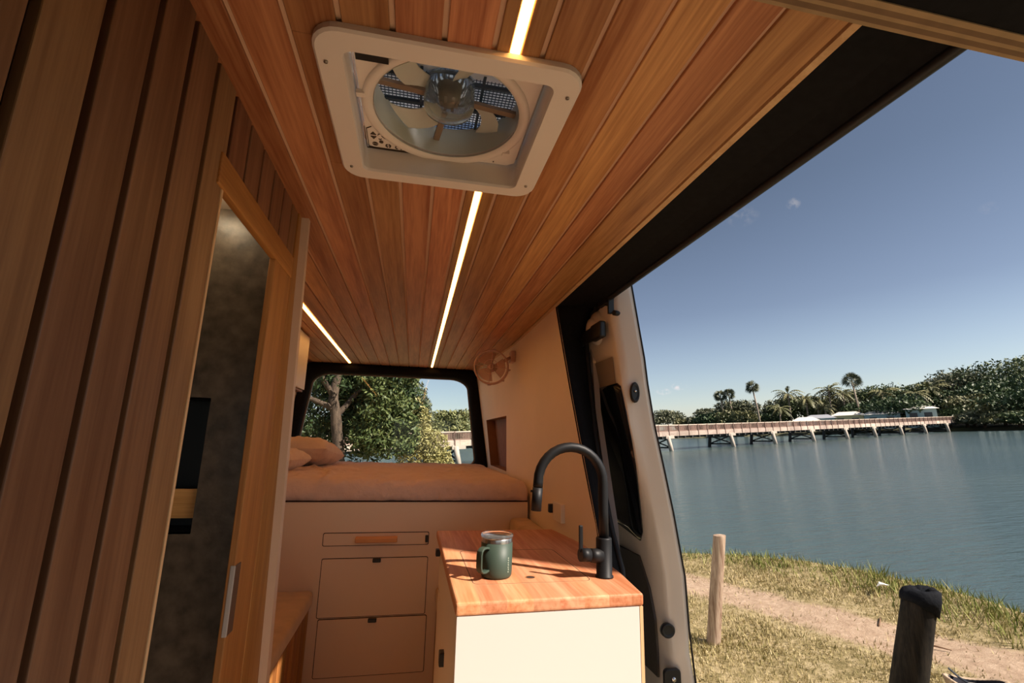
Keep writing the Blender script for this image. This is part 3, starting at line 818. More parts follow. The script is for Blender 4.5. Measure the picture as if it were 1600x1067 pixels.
# drop the internal walls left between the glued staves
kill = [f for f in bm2.faces if abs(f.normal.x) > .9 and any(abs(f.calc_center_median().x - x) < .001 for x in xs[1:])]
bmesh.ops.delete(bm2, geom=kill, context='FACES_ONLY'); bmesh.ops.recalc_face_normals(bm2, faces=bm2.faces[:]); bm2.to_mesh(o.data); bm2.free()
md = o.modifiers.new('bevel', 'BEVEL'); md.width = .006; md.segments = 3; md.limit_method = 'ANGLE'; md.angle_limit = math.radians(40)
# sink cover: groove outline, face and finger hole
loop = rrect(.165, 1.232, .468, 1.595, .022, 6)
mb = MB().use(M_LINE); lo2 = rrect(.1668, 1.2338, .4662, 1.5932, .0205, 6); mb.ring_plate(loop, lo2, .8898, .8903); go = mb.build('groove', parent=top)
mb = MB().use(mat('pale_groove_edge', (.62, .33, .17), .5)); lo3 = rrect(.1632, 1.2302, .4698, 1.5968, .0235, 6); mb.ring_plate(lo3, loop, .8898, .8902); mb.build('groove_edge', parent=top)  # thin pale rim around the outside of the groove line
mb = MB().use(M_LINE); mb.lathe([(.0, .0), (.0115, .0)], (.318, 1.280, .8904), 24, cap=False); mb.use(mat('hole_side', (.45, .18, .07), .6)); mb.lathe([(.0115, .0002), (.0135, .0008), (.0142, 0)], (.318, 1.280, .8903), 24, cap=False); mb.build('finger_hole', parent=top)

# =================================================================== mug
MC = (.232, 1.300, .8905)
mug = thing('travel_mug', 'dark green insulated mug with a steel rim and clear lid on the worktop', 'mug', MC)
mb = MB().use(M_GREEN)
mb.lathe([(.0, .0), (.034, .0), (.0375, .002), (.0395, .006), (.0402, .014), (.0408, .084), (.0, .084)], MC, 48, cap=False); mb.build('body', parent=mug)
mb = MB().use(M_STEEL); mb.lathe([(.0405, .084), (.0405, .093), (.0400, .095), (.0375, .095), (.0375, .086)], MC, 48, cap=False); mb.build('steel_rim', parent=mug)
mb = MB().use(M_LID); mb.lathe([(.0, .091), (.034, .091), (.0365, .0945), (.0415, .0958), (.0425, .0985), (.0415, .1035), (.039, .1045), (.036, .1035), (.033, .097), (.0, .096)], MC, 48, cap=False); mb.build('lid', parent=mug)
ang = math.radians(222); d = Vector((math.cos(ang), math.sin(ang), 0)); c = Vector(MC)
def hp(r, z): return c + d * r + Vector((0, 0, z))
path = [(.038, .073), (.050, .0755), (.060, .0745), (.0668, .069), (.069, .060), (.069, .048), (.069, .034), (.0668, .025), (.060, .0195), (.050, .0185), (.038, .021)]
e = Vector((-d.y, d.x, 0)) * .0085
mb = MB().use(M_GREEN); rings = []
for i, (r, z) in enumerate(path):
    a = Vector((path[min(i + 1, len(path) - 1)][0] - path[max(i - 1, 0)][0], path[min(i + 1, len(path) - 1)][1] - path[max(i - 1, 0)][1])).normalized()
    nr = Vector((-a.y, a.x)) * .0024
    pi, po = hp(r + nr.x, z + nr.y), hp(r - nr.x, z - nr.y)
    rings.append([tuple(pi + e), tuple(pi - e), tuple(po - e), tuple(po + e)])
mb.loft(rings, smooth=True); mb.build('handle', parent=mug, bevel=.001)
mb = MB().use(M_GREENL)
a0 = math.radians(-52)
for k in range(7):
    zc = .016 + k * .0053; r = .0409; w = .0016
    for (u0, u1, h0, h1) in (((-1, 1, 0, .0008), (-1, 1, .0026, .0034), (-1, -.4, 0, .0034)) if k % 2 == 0 else ((-1, 1, .0012, .0020), (.4, 1, 0, .0034), (-1, -.4, .001, .0034))):
        A0 = a0 + u0 * w / r; A1 = a0 + u1 * w / r
        mb.poly([(c.x + r * math.cos(A0), c.y + r * math.sin(A0), c.z + zc + h0), (c.x + r * math.cos(A1), c.y + r * math.sin(A1), c.z + zc + h0), (c.x + r * math.cos(A1), c.y + r * math.sin(A1), c.z + zc + h1), (c.x + r * math.cos(A0), c.y + r * math.sin(A0), c.z + zc + h1)])
mb.build('print', parent=mug)

# =================================================================== tap
TX, TY, TZ = .512, 1.262, .890
tap = thing('kitchen_tap', 'tall matte black gooseneck tap at the corner of the worktop', 'tap', (TX, TY, TZ))
mb = MB().use(M_MATTE); mb.lathe([(.0, 0), (.0235, 0), (.0235, .004), (.0205, .006), (.0205, .094), (.0195, .097), (.0, .097)], (TX, TY, TZ), 32, cap=False); mb.build('base', parent=tap)
sx_, sy_ = TX, TY
path = [(sx_, sy_, TZ + .09), (sx_, sy_, TZ + .16), (sx_, sy_, TZ + .235)]
R_ = .0905
for k in range(1, 17):
    a = PI * k / 16 * 1.0; path.append((sx_ - R_ + R_ * math.cos(a), sy_, TZ + .238 + R_ * math.sin(a)))
path.append((sx_ - 2 * R_ - .001, sy_, TZ + .224))
mb = MB().use(M_MATTE); mb.tube(path, .0128, 20); mb.build('spout', parent=tap)
mb = MB().use(M_MATTE); mb.tube([(sx_ - 2 * R_ - .001, sy_, TZ + .223), (sx_ - 2 * R_ - .005, sy_, TZ + .165)], .0135, 20); mb.tube([(sx_ - 2 * R_ - .012, sy_, TZ + .214), (sx_ - 2 * R_ - .020, sy_, TZ + .214)], .003, 10)
mb.build('spray_head', parent=tap)
mb = MB().use(M_MATTE); mb.tube([(TX - .01, TY - .005, TZ + .054), (TX - .030, TY - .008, TZ + .054), (TX - .042, TY - .009, TZ + .056)], [.018, .0175, .0165], 20); mb.tube([(TX - .043, TY - .009, TZ + .056), (TX - .070, TY - .012, TZ + .058)], .0165, 20)
h = mb.build('valve', parent=tap)
mb = MB().use(M_MATTE); mb.box((TX - .073, TY - .016, TZ + .064), (TX - .063, TY - .008, TZ + .130)); mb.build('lever', parent=h, bevel=.002)

# =================================================================== socket
so_ = thing('power_socket', 'small white wall socket low on the right wall above the worktop', 'socket', (.64, 2.05, .94))
xw = wall_x(2.07, .94) - .001
mb = MB().use(M_WHITEP); mb.box((xw - .014, 1.985, .903), (xw + .01, 2.105, .978)); mb.build('plate', parent=so_, bevel=.003)
mb = MB().use(M_BLACKP); mb.box((xw - .028, 2.108, .928), (xw - .001, 2.135, .965)); mb.build('plug', parent=so_, bevel=.004)

# =================================================================== clip fan
F = Vector((.448, 2.90, 1.683))
cf = thing('wall_fan', 'small round rose coloured fan fixed high on the right wall by the rear window', 'fan', tuple(F))
def torus(mb, c, R, r, ax, sg=40, tube=8):
    ax = Vector(ax).normalized(); u = ax.cross(Vector((0, 0, 1))).normalized(); w = u.cross(ax)
    mb.tube([tuple(Vector(c) + (u * math.cos(2 * PI * k / sg) + w * math.sin(2 * PI * k / sg)) * R) for k in range(sg + 1)], r, tube, cap=False)
axd = Vector((-.25, -1, -.05)).normalized(); u = axd.cross(Vector((0, 0, 1))).normalized(); w = u.cross(axd)
mb = MB().use(M_PINK)
torus(mb, F, .104, .005, axd); torus(mb, F - axd * .05, .106, .005, axd); torus(mb, F + axd * .004, .045, .0015, axd, 30, 5)
for k in range(4):
    a = k * PI / 2 + .1; dd = u * math.cos(a) + w * math.sin(a); mb.tube([tuple(F + dd * .018), tuple(F + dd * .104)], .0022, 6)
for k in range(9):
    a = k * 2 * PI / 9; dd = u * math.cos(a) + w * math.sin(a); mb.tube([tuple(F + dd * .105), tuple(F + dd * .108 - axd * .05)], .004, 6)
for a in (1.7, 3.3, 4.0, 4.8): dd = u * math.cos(a) + w * math.sin(a); q = F + dd * .112 - axd * .02; mb.box(tuple(q - Vector((.010, .01, .004))), tuple(q + Vector((.010, .01, .004))))
mb.build('cage', parent=cf)
mb = MB().use(M_PINKT)
for k in range(3):
    a0 = k * 2 * PI / 3 + .4; pts = []
    for i in range(8):
        a = a0 + i / 7 * 1.5; pts.append(tuple(F - axd * (.015 + .014 * i / 7) + (u * math.cos(a) + w * math.sin(a)) * .09))
    cc = tuple(F - axd * .02); bb = mb.addv([cc] + pts)
    for i in range(1, 8): mb.face([bb, bb + i, bb + i + 1])
o = mb.build('blades', parent=cf); md = o.modifiers.new('s', 'SOLIDIFY'); md.thickness = .002
mb = MB().use(M_PINK); mb.tube([tuple(F + axd * .003), tuple(F - axd * .05)], .016, 16); mb.tube([tuple(F - axd * .045), tuple(F - axd * .085)], .028, 16); mb.use(M_BROWN).box(tuple(F + Vector((-.002, -.006, -.010))), tuple(F + Vector((.002, -.003, .012)))); mb.build('motor', parent=cf)
mb = MB().use(M_PINK); mb.tube([tuple(F - axd * .06), (.52, 2.97, 1.72), (.575, 2.98, 1.755), (.60, 2.98, 1.765)], .011, 10); mb.box((.585, 2.94, 1.73), (.612, 3.02, 1.80)); mb.build('bracket', parent=cf)

# =================================================================== sliding door, open outside
DO = [(-.25, 1.00), (.0, 1.03), (.2, 1.032), (.41, 1.029), (.579, 1.014), (.761, 1.007), (.984, .972), (1.15, .940), (1.315, .907), (1.463, .886), (1.565, .876), (1.668, .86), (1.867, .83), (1.95, .80)]
def xo(z): return interp(z, DO)
sd = thing('sliding_door', 'champagne sliding side door slid back outside the doorway, seen edge on', 'van door', (.95, 2.3, -.25))
zz = [-.25, 0, .2, .41, .50, .579, .66, .761, .87, .984, 1.07, 1.15, 1.23, 1.315, 1.39, 1.463, 1.52, 1.565, 1.62, 1.668, 1.73, 1.80, 1.867, 1.92]
YI = [(-.25, 1.83), (.56, 1.825), (.86, 1.808), (1.07, 1.765), (1.21, 1.738), (1.36, 1.740), (1.46, 1.755), (1.6, 1.77), (1.92, 1.78)]
def plan(z):
    x = xo(z); yi = interp(z, YI); th = .090 if z < 1.75 else lerp(.090, .055, (z - 1.75) / .17)
    wv = .012 * math.exp(-((z - .50) / .05) ** 2)
    return [(x - th, 2.95, z), (x - th, 2.4, z), (x - th, 1.90, z), (x - th, yi, z), (x - th * .95, lerp(yi, 1.735, .35), z), (x - th * .80, lerp(yi, 1.735, .8), z), (x - th * .68, 1.734, z), (x - .030 - wv, 1.728, z), (x - .014 - wv, 1.718, z), (x - wv * .8, 1.716, z), (x, 1.728, z), (x, 2.0, z), (x, 2.95, z)]
mb = MB().use(M_PAINT); mb.loft([plan(z) for z in zz], smooth=True); mb.build('door_shell', parent=sd, bevel=.0)
mb = MB().use(M_RUBBER); mb.tube([(xo(z) + .003, 1.716, z) for z in zz], .0035, 8); mb.build('edge_seal', parent=sd)
def glass_pts():
    out = []
    top = [(1.915, 1.585), (2.2, 1.60), (2.8, 1.60)]; bot = [(2.8, .90), (2.2, .90), (1.93, .875), (1.826, .868)]
    fr = [(1.822, 1.0), (1.826, 1.15), (1.85, 1.35), (1.88, 1.50)]
    return top + bot + fr
g = glass_pts()
mb = MB().use(M_TINT)
# glass as a strip mesh following the door's curve
rows = []
for z in (.862, .90, .95, 1.05, 1.15, 1.25, 1.35, 1.42, 1.455, 1.47):
    y0 = interp(z, YI) + (.006 if z > .87 and z < 1.46 else .03); zl = z - .0 
    rows.append([(xo(z + dz) - .093, y, z + dz) for y, dz in ((y0, 0), (y0 + .12, .02 if z < .9 else 0), (y0 + .4, .06 if z < .9 else 0), (2.8, .06 if z < .9 else 0))])
b = mb.addv([p for r in rows for p in r]); mb.smooth = True
for i in range(len(rows) - 1):
    for j in range(3): mb.face([b + i * 4 + j, b + i * 4 + j + 1, b + (i + 1) * 4 + j + 1, b + (i + 1) * 4 + j])
o = mb.build('window_glass', parent=sd); md = o.modifiers.new('s', 'SOLIDIFY'); md.thickness = .004; md.offset = 0
mb = MB().use(M_TRIM); rows = []
for z in (.40, .50, .60, .70, .80):
    y0 = interp(z, [(.4, 1.80), (.56, 1.775), (.66, 1.785), (.80, 1.87)])
    rows.append([(xo(z) - .094, y, z) for y in (y0, y0 + .2, 2.8)])
b = mb.addv([p for r in rows for p in r])
for i in range(len(rows) - 1):
    for j in range(2): mb.face([b + i * 3 + j, b + i * 3 + j + 1, b + (i + 1) * 3 + j + 1, b + (i + 1) * 3 + j])
o = mb.build('lower_trim_panel', parent=sd); md = o.modifiers.new('s', 'SOLIDIFY'); md.thickness = .008; md.offset = 0
# inner pressing above the glass
mb = MB().use(mat('brown_grey_inner_panel', (.34, .28, .23), .55)); rows = []
for z in (1.47, 1.50, 1.55, 1.58):
    rows.append([(xo(z) - .094, y, z) for y in (1.80, 2.1, 2.8)])
b = mb.addv([p for r in rows for p in r])
for i in range(len(rows) - 1):
    for j in range(2): mb.face([b + i * 3 + j, b + i * 3 + j + 1, b + (i + 1) * 3 + j + 1, b + (i + 1) * 3 + j])
mb.build('upper_trim_panel', parent=sd)
def puck(nm, c, rx_, rz_, dep, m, inner=None):
    mb = MB().use(m); n = 28
    for (s0, y0) in ((1, c[1]),):
        r1 = [(c[0] + rx_ * math.cos(2 * PI * k / n), c[1] + .006, c[2] + rz_ * math.sin(2 * PI * k / n)) for k in range(n)]
        r2 = [(c[0] + rx_ * math.cos(2 * PI * k / n), c[1] - dep, c[2] + rz_ * math.sin(2 * PI * k / n)) for k in range(n)]
        r3 = [(c[0] + .8 * rx_ * math.cos(2 * PI * k / n), c[1] - dep - .003, c[2] + .8 * rz_ * math.sin(2 * PI * k / n)) for k in range(n)]
        r4 = [(c[0] + .6 * rx_ * math.cos(2 * PI * k / n), c[1] - dep + .003, c[2] + .6 * rz_ * math.sin(2 * PI * k / n)) for k in range(n)]
        mb.loft([r1, r2, r3, r4])
    o = mb.build(nm, parent=sd)
    if inner:
        mb = MB().use(M_STEEL); mb.lathe([(.0, -.004), (inner * .8, -.004), (inner, 0)], (c[0], c[1] - dep, c[2] + .005), 12, 'y', cap=False); mb.build('pin', parent=o)
    return o
puck('lock_plate', (.836, 1.722, 1.428), .018, .040, .006, M_BLACKP, .005)
puck('round_buffer', (.934, 1.722, .583), .026, .024, .008, M_BLACKP)
mb = MB().use(M_BLACKP); mb.prism(rrect(.912, .395, .975, .462, .015, 4), 1.712, 1.728, 'y'); o = mb.build('lower_latch', parent=sd, bevel=.003)
mb = MB().use(M_STEEL); mb.lathe([(.0, -.004), (.008, -.003), (.009, 0)], (.945, 1.711, .43), 12, 'y', cap=False); mb.build('pin', parent=o)
# hinge arm bracket and roller cover
mb = MB().use(M_PAINT)
mb.lathe([(.0, -.030), (.040, -.030), (.062, -.024), (.076, -.010), (.080, .014)], (.772, 1.925, 1.730), 32, 'x', cap=False)
mb.lathe([(.0, -.044), (.030, -.044), (.046, -.040), (.054, -.026)], (.772, 1.935, 1.722), 32, 'x', cap=False); mb.build('roller_cover', parent=sd)
mb = MB().use(M_BLACKP); mb.box((.722, 1.790, 1.658), (.752, 1.90, 1.728)); mb.box((.722, 1.88, 1.662), (.742, 2.08, 1.722)); mb.build('hinge_arm', parent=sd, bevel=.008, seg=3)
mb = MB().use(M_BLACKP)
for (x, y, z_, r) in ((.752, 1.85, 1.842, .013), (.757, 1.80, 1.806, .013), (.764, 1.760, 1.826, .015), (.768, 1.742, 1.748, .011), (.752, 1.83, 1.865, .014), (.757, 1.79, 1.845, .014), (.752, 1.88, 1.85, .010)): mb.tube([(x - .006, y - .006, z_), (x + .03, y + .006, z_)], r, 12)
mb.box((.748, 1.752, 1.75), (.775, 1.766, 1.845)); mb.box((.745, 1.765, 1.80), (.775, 1.86, 1.85)); mb.build('cable_clips', parent=sd)

# body flange and cable seals beside the pillar
FL = [(0, 1.74), (.766, 1.787), (.916, 1.802), (1.136, 1.879), (1.374, 1.961), (1.604, 1.99), (1.75, 2.05)]
mb = MB().use(M_PAINTG)
mb.loft([[(.772, interp(z, FL) + .012, z), (.790, interp(z, FL) - .004, z), (.796, interp(z, FL) + .06, z), (.776, interp(z, FL) + .06, z)] for z in (0, .4, .766, .916, 1.0, 1.136, 1.25, 1.374, 1.5, 1.604, 1.72)], smooth=False)
struct(mb.build('trim_8'))
mb = MB().use(M_SEAL)
mb.tube([(.775, 1.905, 1.06), (.775, 1.87, .995), (.778, 1.835, .92), (.778, 1.80, .84), (.776, 1.775, .76), (.776, 1.75, .5), (.776, 1.74, .1)], .009, 10)
mb.tube([(.765, 1.87, 1.03), (.765, 1.84, .965), (.765, 1.81, .90), (.765, 1.775, .82), (.764, 1.755, .74), (.764, 1.74, .5), (.764, 1.73, .1)], .009, 10)
struct(mb.build('trim_9'))

# =================================================================== OUTDOORS (outdoor frame: origin at the eye, z up)
GZ = -1.83; WZ = -2.30
rng = np.random.default_rng(5)
def edge_x(y):
    return np.interp(y, [-9, -2, 2, 3.8, 4.6, 5.3, 6.0, 6.5, 6.85, 7.6, 9, 12, 16, 20], [7.5, 6.3, 5.75, 5.62, 5.68, 5.52, 5.15, 4.65, 3.9, 3.3, 2.6, 1.8, -2, -12])
def fbm(x, y, s, seed=0):
    return np.array([noise.noise(Vector((float(a) * s, float(b) * s, seed))) for a, b in zip(x.ravel(), y.ravel())]).reshape(x.shape)
PATH = np.array([(-1.5, 10.5), (1.0, 8.6), (2.5, 6.9), (3.15, 5.8), (3.65, 4.9), (3.92, 4.15), (4.12, 3.6), (4.4, 3.1), (4.7, 2.3), (4.9, 0), (5.2, -6)])
def path_d(x, y):
    d = np.full(x.shape, 1e9)
    for (ax, ay), (bx, by) in zip(PATH[:-1], PATH[1:]):
        ux, uy = bx - ax, by - ay; t = np.clip(((x - ax) * ux + (y - ay) * uy) / (ux * ux + uy * uy), 0, 1)
        d = np.minimum(d, np.hypot(x - ax - t * ux, y - ay - t * uy))
    return d
def ground_h(x, y, e):
    # bank falls off past the edge
    s = edge_x(y) - x
    h = np.where(s > 0, .03 * np.exp(-(s / .5) ** 2), -.9 * np.minimum(1, (-s) / .7))
    return GZ + h + .018 * e
gx = np.concatenate([np.linspace(-14, 1, 50)[:-1], np.linspace(1, 6.6, 100), np.linspace(6.8, 8.5, 6)])
gyv = np.concatenate([np.linspace(-9, 1.2, 40)[:-1], np.linspace(1.2, 8, 115), np.linspace(8.2, 20, 60)])
XX, YY = np.meshgrid(gx, gyv)
nzv = fbm(XX, YY, 1.1) + .5 * fbm(XX, YY, 3.7, 4)
ZZ = ground_h(XX, YY, nzv)
mb = MB(); nx = len(gx)
me = bpy.data.meshes.new('ground')
vs = np.stack([XX, YY, ZZ], -1).reshape(-1, 3)
idx = np.arange(len(gyv) * nx).reshape(len(gyv), nx)
fs = np.stack([idx[:-1, :-1], idx[:-1, 1:], idx[1:, 1:], idx[1:, :-1]], -1).reshape(-1, 4)
me.from_pydata(vs.tolist(), [], fs.tolist())
dirt = np.clip(1.25 - path_d(XX, YY) / .44 + .35 * fbm(XX, YY, 2.2, 9), 0, 1)
at = me.attributes.new('dirt', 'FLOAT', 'POINT'); at.data.foreach_set('value', dirt.ravel().astype(np.float32))
me.polygons.foreach_set('use_smooth', [True] * len(me.polygons))
go = bpy.data.objects.new('ground', me); COL.objects.link(go); go.matrix_world = W.copy(); struct(go)
M = bpy.data.materials.new('bank_soil_and_turf'); M.use_nodes = True; t = M.node_tree; b = t.nodes['Principled BSDF']; NN = t.nodes.new; LL = t.links.new
a_ = NN('ShaderNodeAttribute'); a_.attribute_name = 'dirt'; tcn = NN('ShaderNodeTexCoord')
def ramp(fac, stops):
    r = NN('ShaderNodeValToRGB'); el = r.color_ramp.elements
    el[0].position, el[0].color = stops[0][0], (*stops[0][1], 1); el[1].position, el[1].color = stops[-1][0], (*stops[-1][1], 1)
    for p, c_ in stops[1:-1]: q = el.new(p); q.color = (*c_, 1)
    LL(fac, r.inputs[0]); return r.outputs[0]
def nse(s, d=6, r=.6):
    n = NN('ShaderNodeTexNoise'); n.inputs['Scale'].default_value = s; n.inputs['Detail'].default_value = d; n.inputs['Roughness'].default_value = r
    LL(tcn.outputs['Object'], n.inputs['Vector']); return n.outputs['Fac']
gr = ramp(nse(9, 8, .75), [(.3, (.12, .10, .04)), (.48, (.30, .24, .12)), (.6, (.46, .37, .22)), (.75, (.19, .17, .07))])
di = ramp(nse(14, 9, .7), [(.25, (.30, .20, .135)), (.5, (.44, .32, .225)), (.75, (.58, .44, .325))])
nd = NN('ShaderNodeMath'); nd.operation = 'MULTIPLY_ADD'; LL(nse(22, 8, .8), nd.inputs[0]); nd.inputs[1].default_value = .9
ns = NN('ShaderNodeMath'); ns.operation = 'SUBTRACT'; LL(a_.outputs['Fac'], ns.inputs[0]); ns.inputs[1].default_value = .45; LL(ns.outputs[0], nd.inputs[2])
st = NN('ShaderNodeMapRange'); st.inputs[1].default_value = .35; st.inputs[2].default_value = .65; LL(nd.outputs[0], st.inputs[0])
mxn = NN('ShaderNodeMix'); mxn.data_type = 'RGBA'; LL(st.outputs[0], mxn.inputs[0]); LL(gr, mxn.inputs[6]); LL(di, mxn.inputs[7]); LL(mxn.outputs[2], b.inputs['Base Color'])
b.inputs['Roughness'].default_value = .95; b.inputs['Specular IOR Level'].default_value = .1
bp = NN('ShaderNodeBump'); bp.inputs['Strength'].default_value = .7; bp.inputs['Distance'].default_value = .03; LL(nse(40, 6, .8), bp.inputs['Height']); LL(bp.outputs[0], b.inputs['Normal'])
me.materials.append(M)

# grass blades
def blades(name, n, xr, yr, keep, hmin, hmax, cols, label, wid=.006, seed=1):
    rg = np.random.default_rng(seed)
    x = rg.uniform(*xr, n); y = rg.uniform(*yr, n)
    k = rg.uniform(0, 1, n) < keep(x, y); x = x[k]; y = y[k]; n = len(x)
    z = ground_h(x, y, np.zeros(n)) - .01
    h = rg.uniform(hmin, hmax, n) * (1 + .5 * np.array([noise.noise(Vector((float(a) * 2.4, float(b_) * 2.4, 7))) for a, b_ in zip(x, y)]))
    a = rg.uniform(0, 2 * PI, n); ln = rg.uniform(.1, .75, n) * h; la = rg.uniform(0, 2 * PI, n)
    w_ = wid * rg.uniform(.6, 1.4, n)
    P0 = np.stack([x - w_ * np.cos(a), y - w_ * np.sin(a), z], -1); P1 = np.stack([x + w_ * np.cos(a), y + w_ * np.sin(a), z], -1)
    P2 = np.stack([x + ln * np.cos(la), y + ln * np.sin(la), z + h], -1)
    V = np.stack([P0, P1, P2], 1).reshape(-1, 3); Fc = np.arange(3 * n).reshape(-1, 3)
    me = bpy.data.meshes.new(name); me.from_pydata(V.tolist(), [], Fc.tolist())
    tn = np.clip(.5 + .35 * np.array([noise.noise(Vector((float(a) * 1.6, float(b_) * 1.6, 2))) for a, b_ in zip(x, y)]) + rg.normal(0, .2, n), 0, 1)
    at = me.attributes.new('tone', 'FLOAT', 'FACE'); at.data.foreach_set('value', tn.astype(np.float32))
    M = bpy.data.materials.new(name); M.use_nodes = True; t = M.node_tree; b = t.nodes['Principled BSDF']
    q = t.nodes.new('ShaderNodeAttribute'); q.attribute_name = 'tone'; r = t.nodes.new('ShaderNodeValToRGB'); el = r.color_ramp.elements
    el[0].position = 0; el[0].color = (*cols[0], 1); el[1].position = 1; el[1].color = (*cols[2], 1); e_ = el.new(.5); e_.color = (*cols[1], 1)
    t.links.new(q.outputs['Fac'], r.inputs[0]); t.links.new(r.outputs[0], b.inputs['Base Color']); b.inputs['Roughness'].default_value = .7; b.inputs['Specular IOR Level'].default_value = .2
    me.materials.append(M)
    o = bpy.data.objects.new(name, me); COL.objects.link(o); o.matrix_world = W.copy(); stuff(o); o['label'] = label; o['category'] = 'grass'; return o
def dd(x, y): return np.clip(1.25 - path_d(x, y) / .44, 0, 1)
blades('lawn_grass', 90000, (.9, 5.6), (1.2, 8.2), lambda x, y: np.where(edge_x(y) - x > .05, (1 - dd(x, y)) ** 1.5 * .95 + .04, 0), .02, .055, ((.16, .15, .05), (.40, .33, .16), (.66, .54, .34)), 'short dry yellow green grass around the posts and the dirt path', .005, 3)
blades('bank_grass', 60000, (1.5, 6.4), (.5, 12), lambda x, y: np.where((edge_x(y) - x > -.25) & (edge_x(y) - x < .95), np.clip(1.15 - np.abs(edge_x(y) - x - .25) / .7, 0, 1), 0), .05, .15, ((.07, .11, .02), (.20, .22, .05), (.50, .44, .20)), 'longer green grass tufts along the edge of the water', .006, 4)

# water
mb = MB(); 
M = bpy.data.materials.new('river_water'); M.use_nodes = True; t = M.node_tree; b = t.nodes['Principled BSDF']; NN = t.nodes.new; LL = t.links.new
b.inputs['Roughness'].default_value = .12; b.inputs['IOR'].default_value = 1.33; b.inputs['Specular IOR Level'].default_value = .5
tcn = NN('ShaderNodeTexCoord')
cr = ramp(nse(.05, 3, .5), [(.3, (.045, .078, .085)), (.7, (.065, .100, .100))]); LL(cr, b.inputs['Base Color'])
mp = NN('ShaderNodeMapping'); mp.inputs['Rotation'].default_value = (0, 0, math.radians(25)); mp.inputs['Scale'].default_value = (.45, 1.6, 1); LL(tcn.outputs['Object'], mp.inputs['Vector'])
n1 = NN('ShaderNodeTexNoise'); n1.inputs['Scale'].default_value = 2.4; n1.inputs['Detail'].default_value = 6; n1.inputs['Roughness'].default_value = .6; LL(mp.outputs[0], n1.inputs['Vector'])
bp = NN('ShaderNodeBump'); bp.inputs['Strength'].default_value = .55; bp.inputs['Distance'].default_value = .16; LL(n1.outputs['Fac'], bp.inputs['Height']); LL(bp.outputs[0], b.inputs['Normal'])
M_WATER = M
mb.use(M_WATER); mb.poly([(-400, -300, WZ), (500, -300, WZ), (500, 500, WZ), (-400, 500, WZ)])
o = mb.build('river_water', frame='out'); struct(o)

# ---- posts on the bank
M_POST = wood('weathered_log', (.46, .36, .26), (.17, .10, .06), 'z', 18, .05, rough=.8)
M_POSTD = wood('black_stained_log', (.030, .024, .018), (.004, .004, .004), 'z', 22, .06, rough=.8, spec=.15)
def log(mb, base, top, r0, r1, seg=20, rows=10, wob=.03, seed=0):
    base = Vector(base); top = Vector(top); rings = []
    for i in range(rows + 1):
        t = i / rows; c = base.lerp(top, t); r = lerp(r0, r1, t); ring = []
        for k in range(seg):
            a = 2 * PI * k / seg; rr_ = r * (1 + wob * noise.noise(Vector((math.cos(a) * 1.5, math.sin(a) * 1.5, t * 1.2 + seed))))
            ring.append((c.x + rr_ * math.cos(a), c.y + rr_ * math.sin(a), c.z))
        rings.append(ring)
    mb.loft(rings)
mb = MB().use(M_POST); mb.t = .6; log(mb, (2.565, 4.16, GZ - .12), (2.705, 4.075, -.947), .060, .053, wob=.08)
o = mb.build('bollard', loc=(2.57, 4.15, GZ), frame='out', bevel=.004); tag(o, 'slim weathered pale timber post standing on the grass near the sliding door', 'post')
bo = thing('bollard', 'thick black timber bollard with a torn rubber cap at the right', 'post', (2.30, 2.33, GZ), frame='out')
bt = Vector((2.50, 2.13, -.855)); bb_ = Vector((2.30, 2.33, GZ - .1))
mb = MB().use(M_POSTD); mb.t = .5; log(mb, bb_, bt, .082, .072, wob=.06, rows=12, seed=4); mb.build('log', parent=bo)
mb = MB().use(mat('torn_rubber_cap', (.005, .006, .009), .85, spec=.15, bump=.5, bscale=40)); rings = []
S = 28
ax_ = (bt - bb_).normalized()
def capring(h, r, drop=0):
    out = []
    for k in range(S):
        a = 2 * PI * k / S; ny = .007 * noise.noise(Vector((math.cos(a) * 2, math.sin(a) * 2, h * 9 + 3)))
        fl = drop * (.5 + .5 * math.cos(a - math.radians(-40))) ** 2
        c = bt + ax_ * (h - fl); out.append((c.x + (r + ny + .006 * (drop > 0)) * math.cos(a), c.y + (r + ny) * math.sin(a), c.z + .012 * noise.noise(Vector((a * 2, h, 5)))))
    return out
mb.loft([capring(-.02, .079, .09), capring(.0, .081, .03), capring(.018, .076), capring(.028, .058), capring(.022, .030), capring(.016, .008)], cap=True)
mb.tube([tuple(bt + Vector((-.01, -.04, .024))), tuple(bt + Vector((.02, -.05, .032))), tuple(bt + Vector((.05, -.03, .022))), tuple(bt + Vector((.07, -.01, -.02)))], [.006, .012, .011, .006], 8)
mb.build('rubber_cap', parent=bo)

# ---- woven basket with a strap
bk = thing('woven_basket', 'tan woven basket with a dark inside and a black strap lying on the grass', 'basket', (3.60, 2.80, GZ), frame='out')
bc = Vector((3.60, 2.80, GZ)); ba = math.radians(-32)
M_BASK = mat('woven_cane', (.40, .30, .21), .8, var=.25, vscale=30)
def el(r0, z, off=0):
    out = []
    for k in range(72):
        a = 2 * PI * k / 72; rr_ = r0 * (1 + .025 * (1 if (k // 1 + off) % 2 else -1)); u_, v_ = rr_ * math.cos(a), rr_ * .60 * math.sin(a)
        out.append((bc.x + u_ * math.cos(ba) - v_ * math.sin(ba), bc.y + u_ * math.sin(ba) + v_ * math.cos(ba), bc.z + z + .02 * math.cos(2 * a)))
    return out
mb = MB().use(M_BASK); mb.loft([el(.13, .0), el(.150, .05, 1), el(.160, .09), el(.168, .125, 1), el(.172, .145), el(.165, .150, 1), el(.148, .142)], cap=False); mb.build('basket_body', parent=bk)
mb = MB().use(mat('dark_basket_lining', (.02, .02, .03), .9)); mb.loft([el(.147, .142), el(.13, .08), el(.09, .03), el(.01, .02)], cap=False); mb.build('lining', parent=bk)
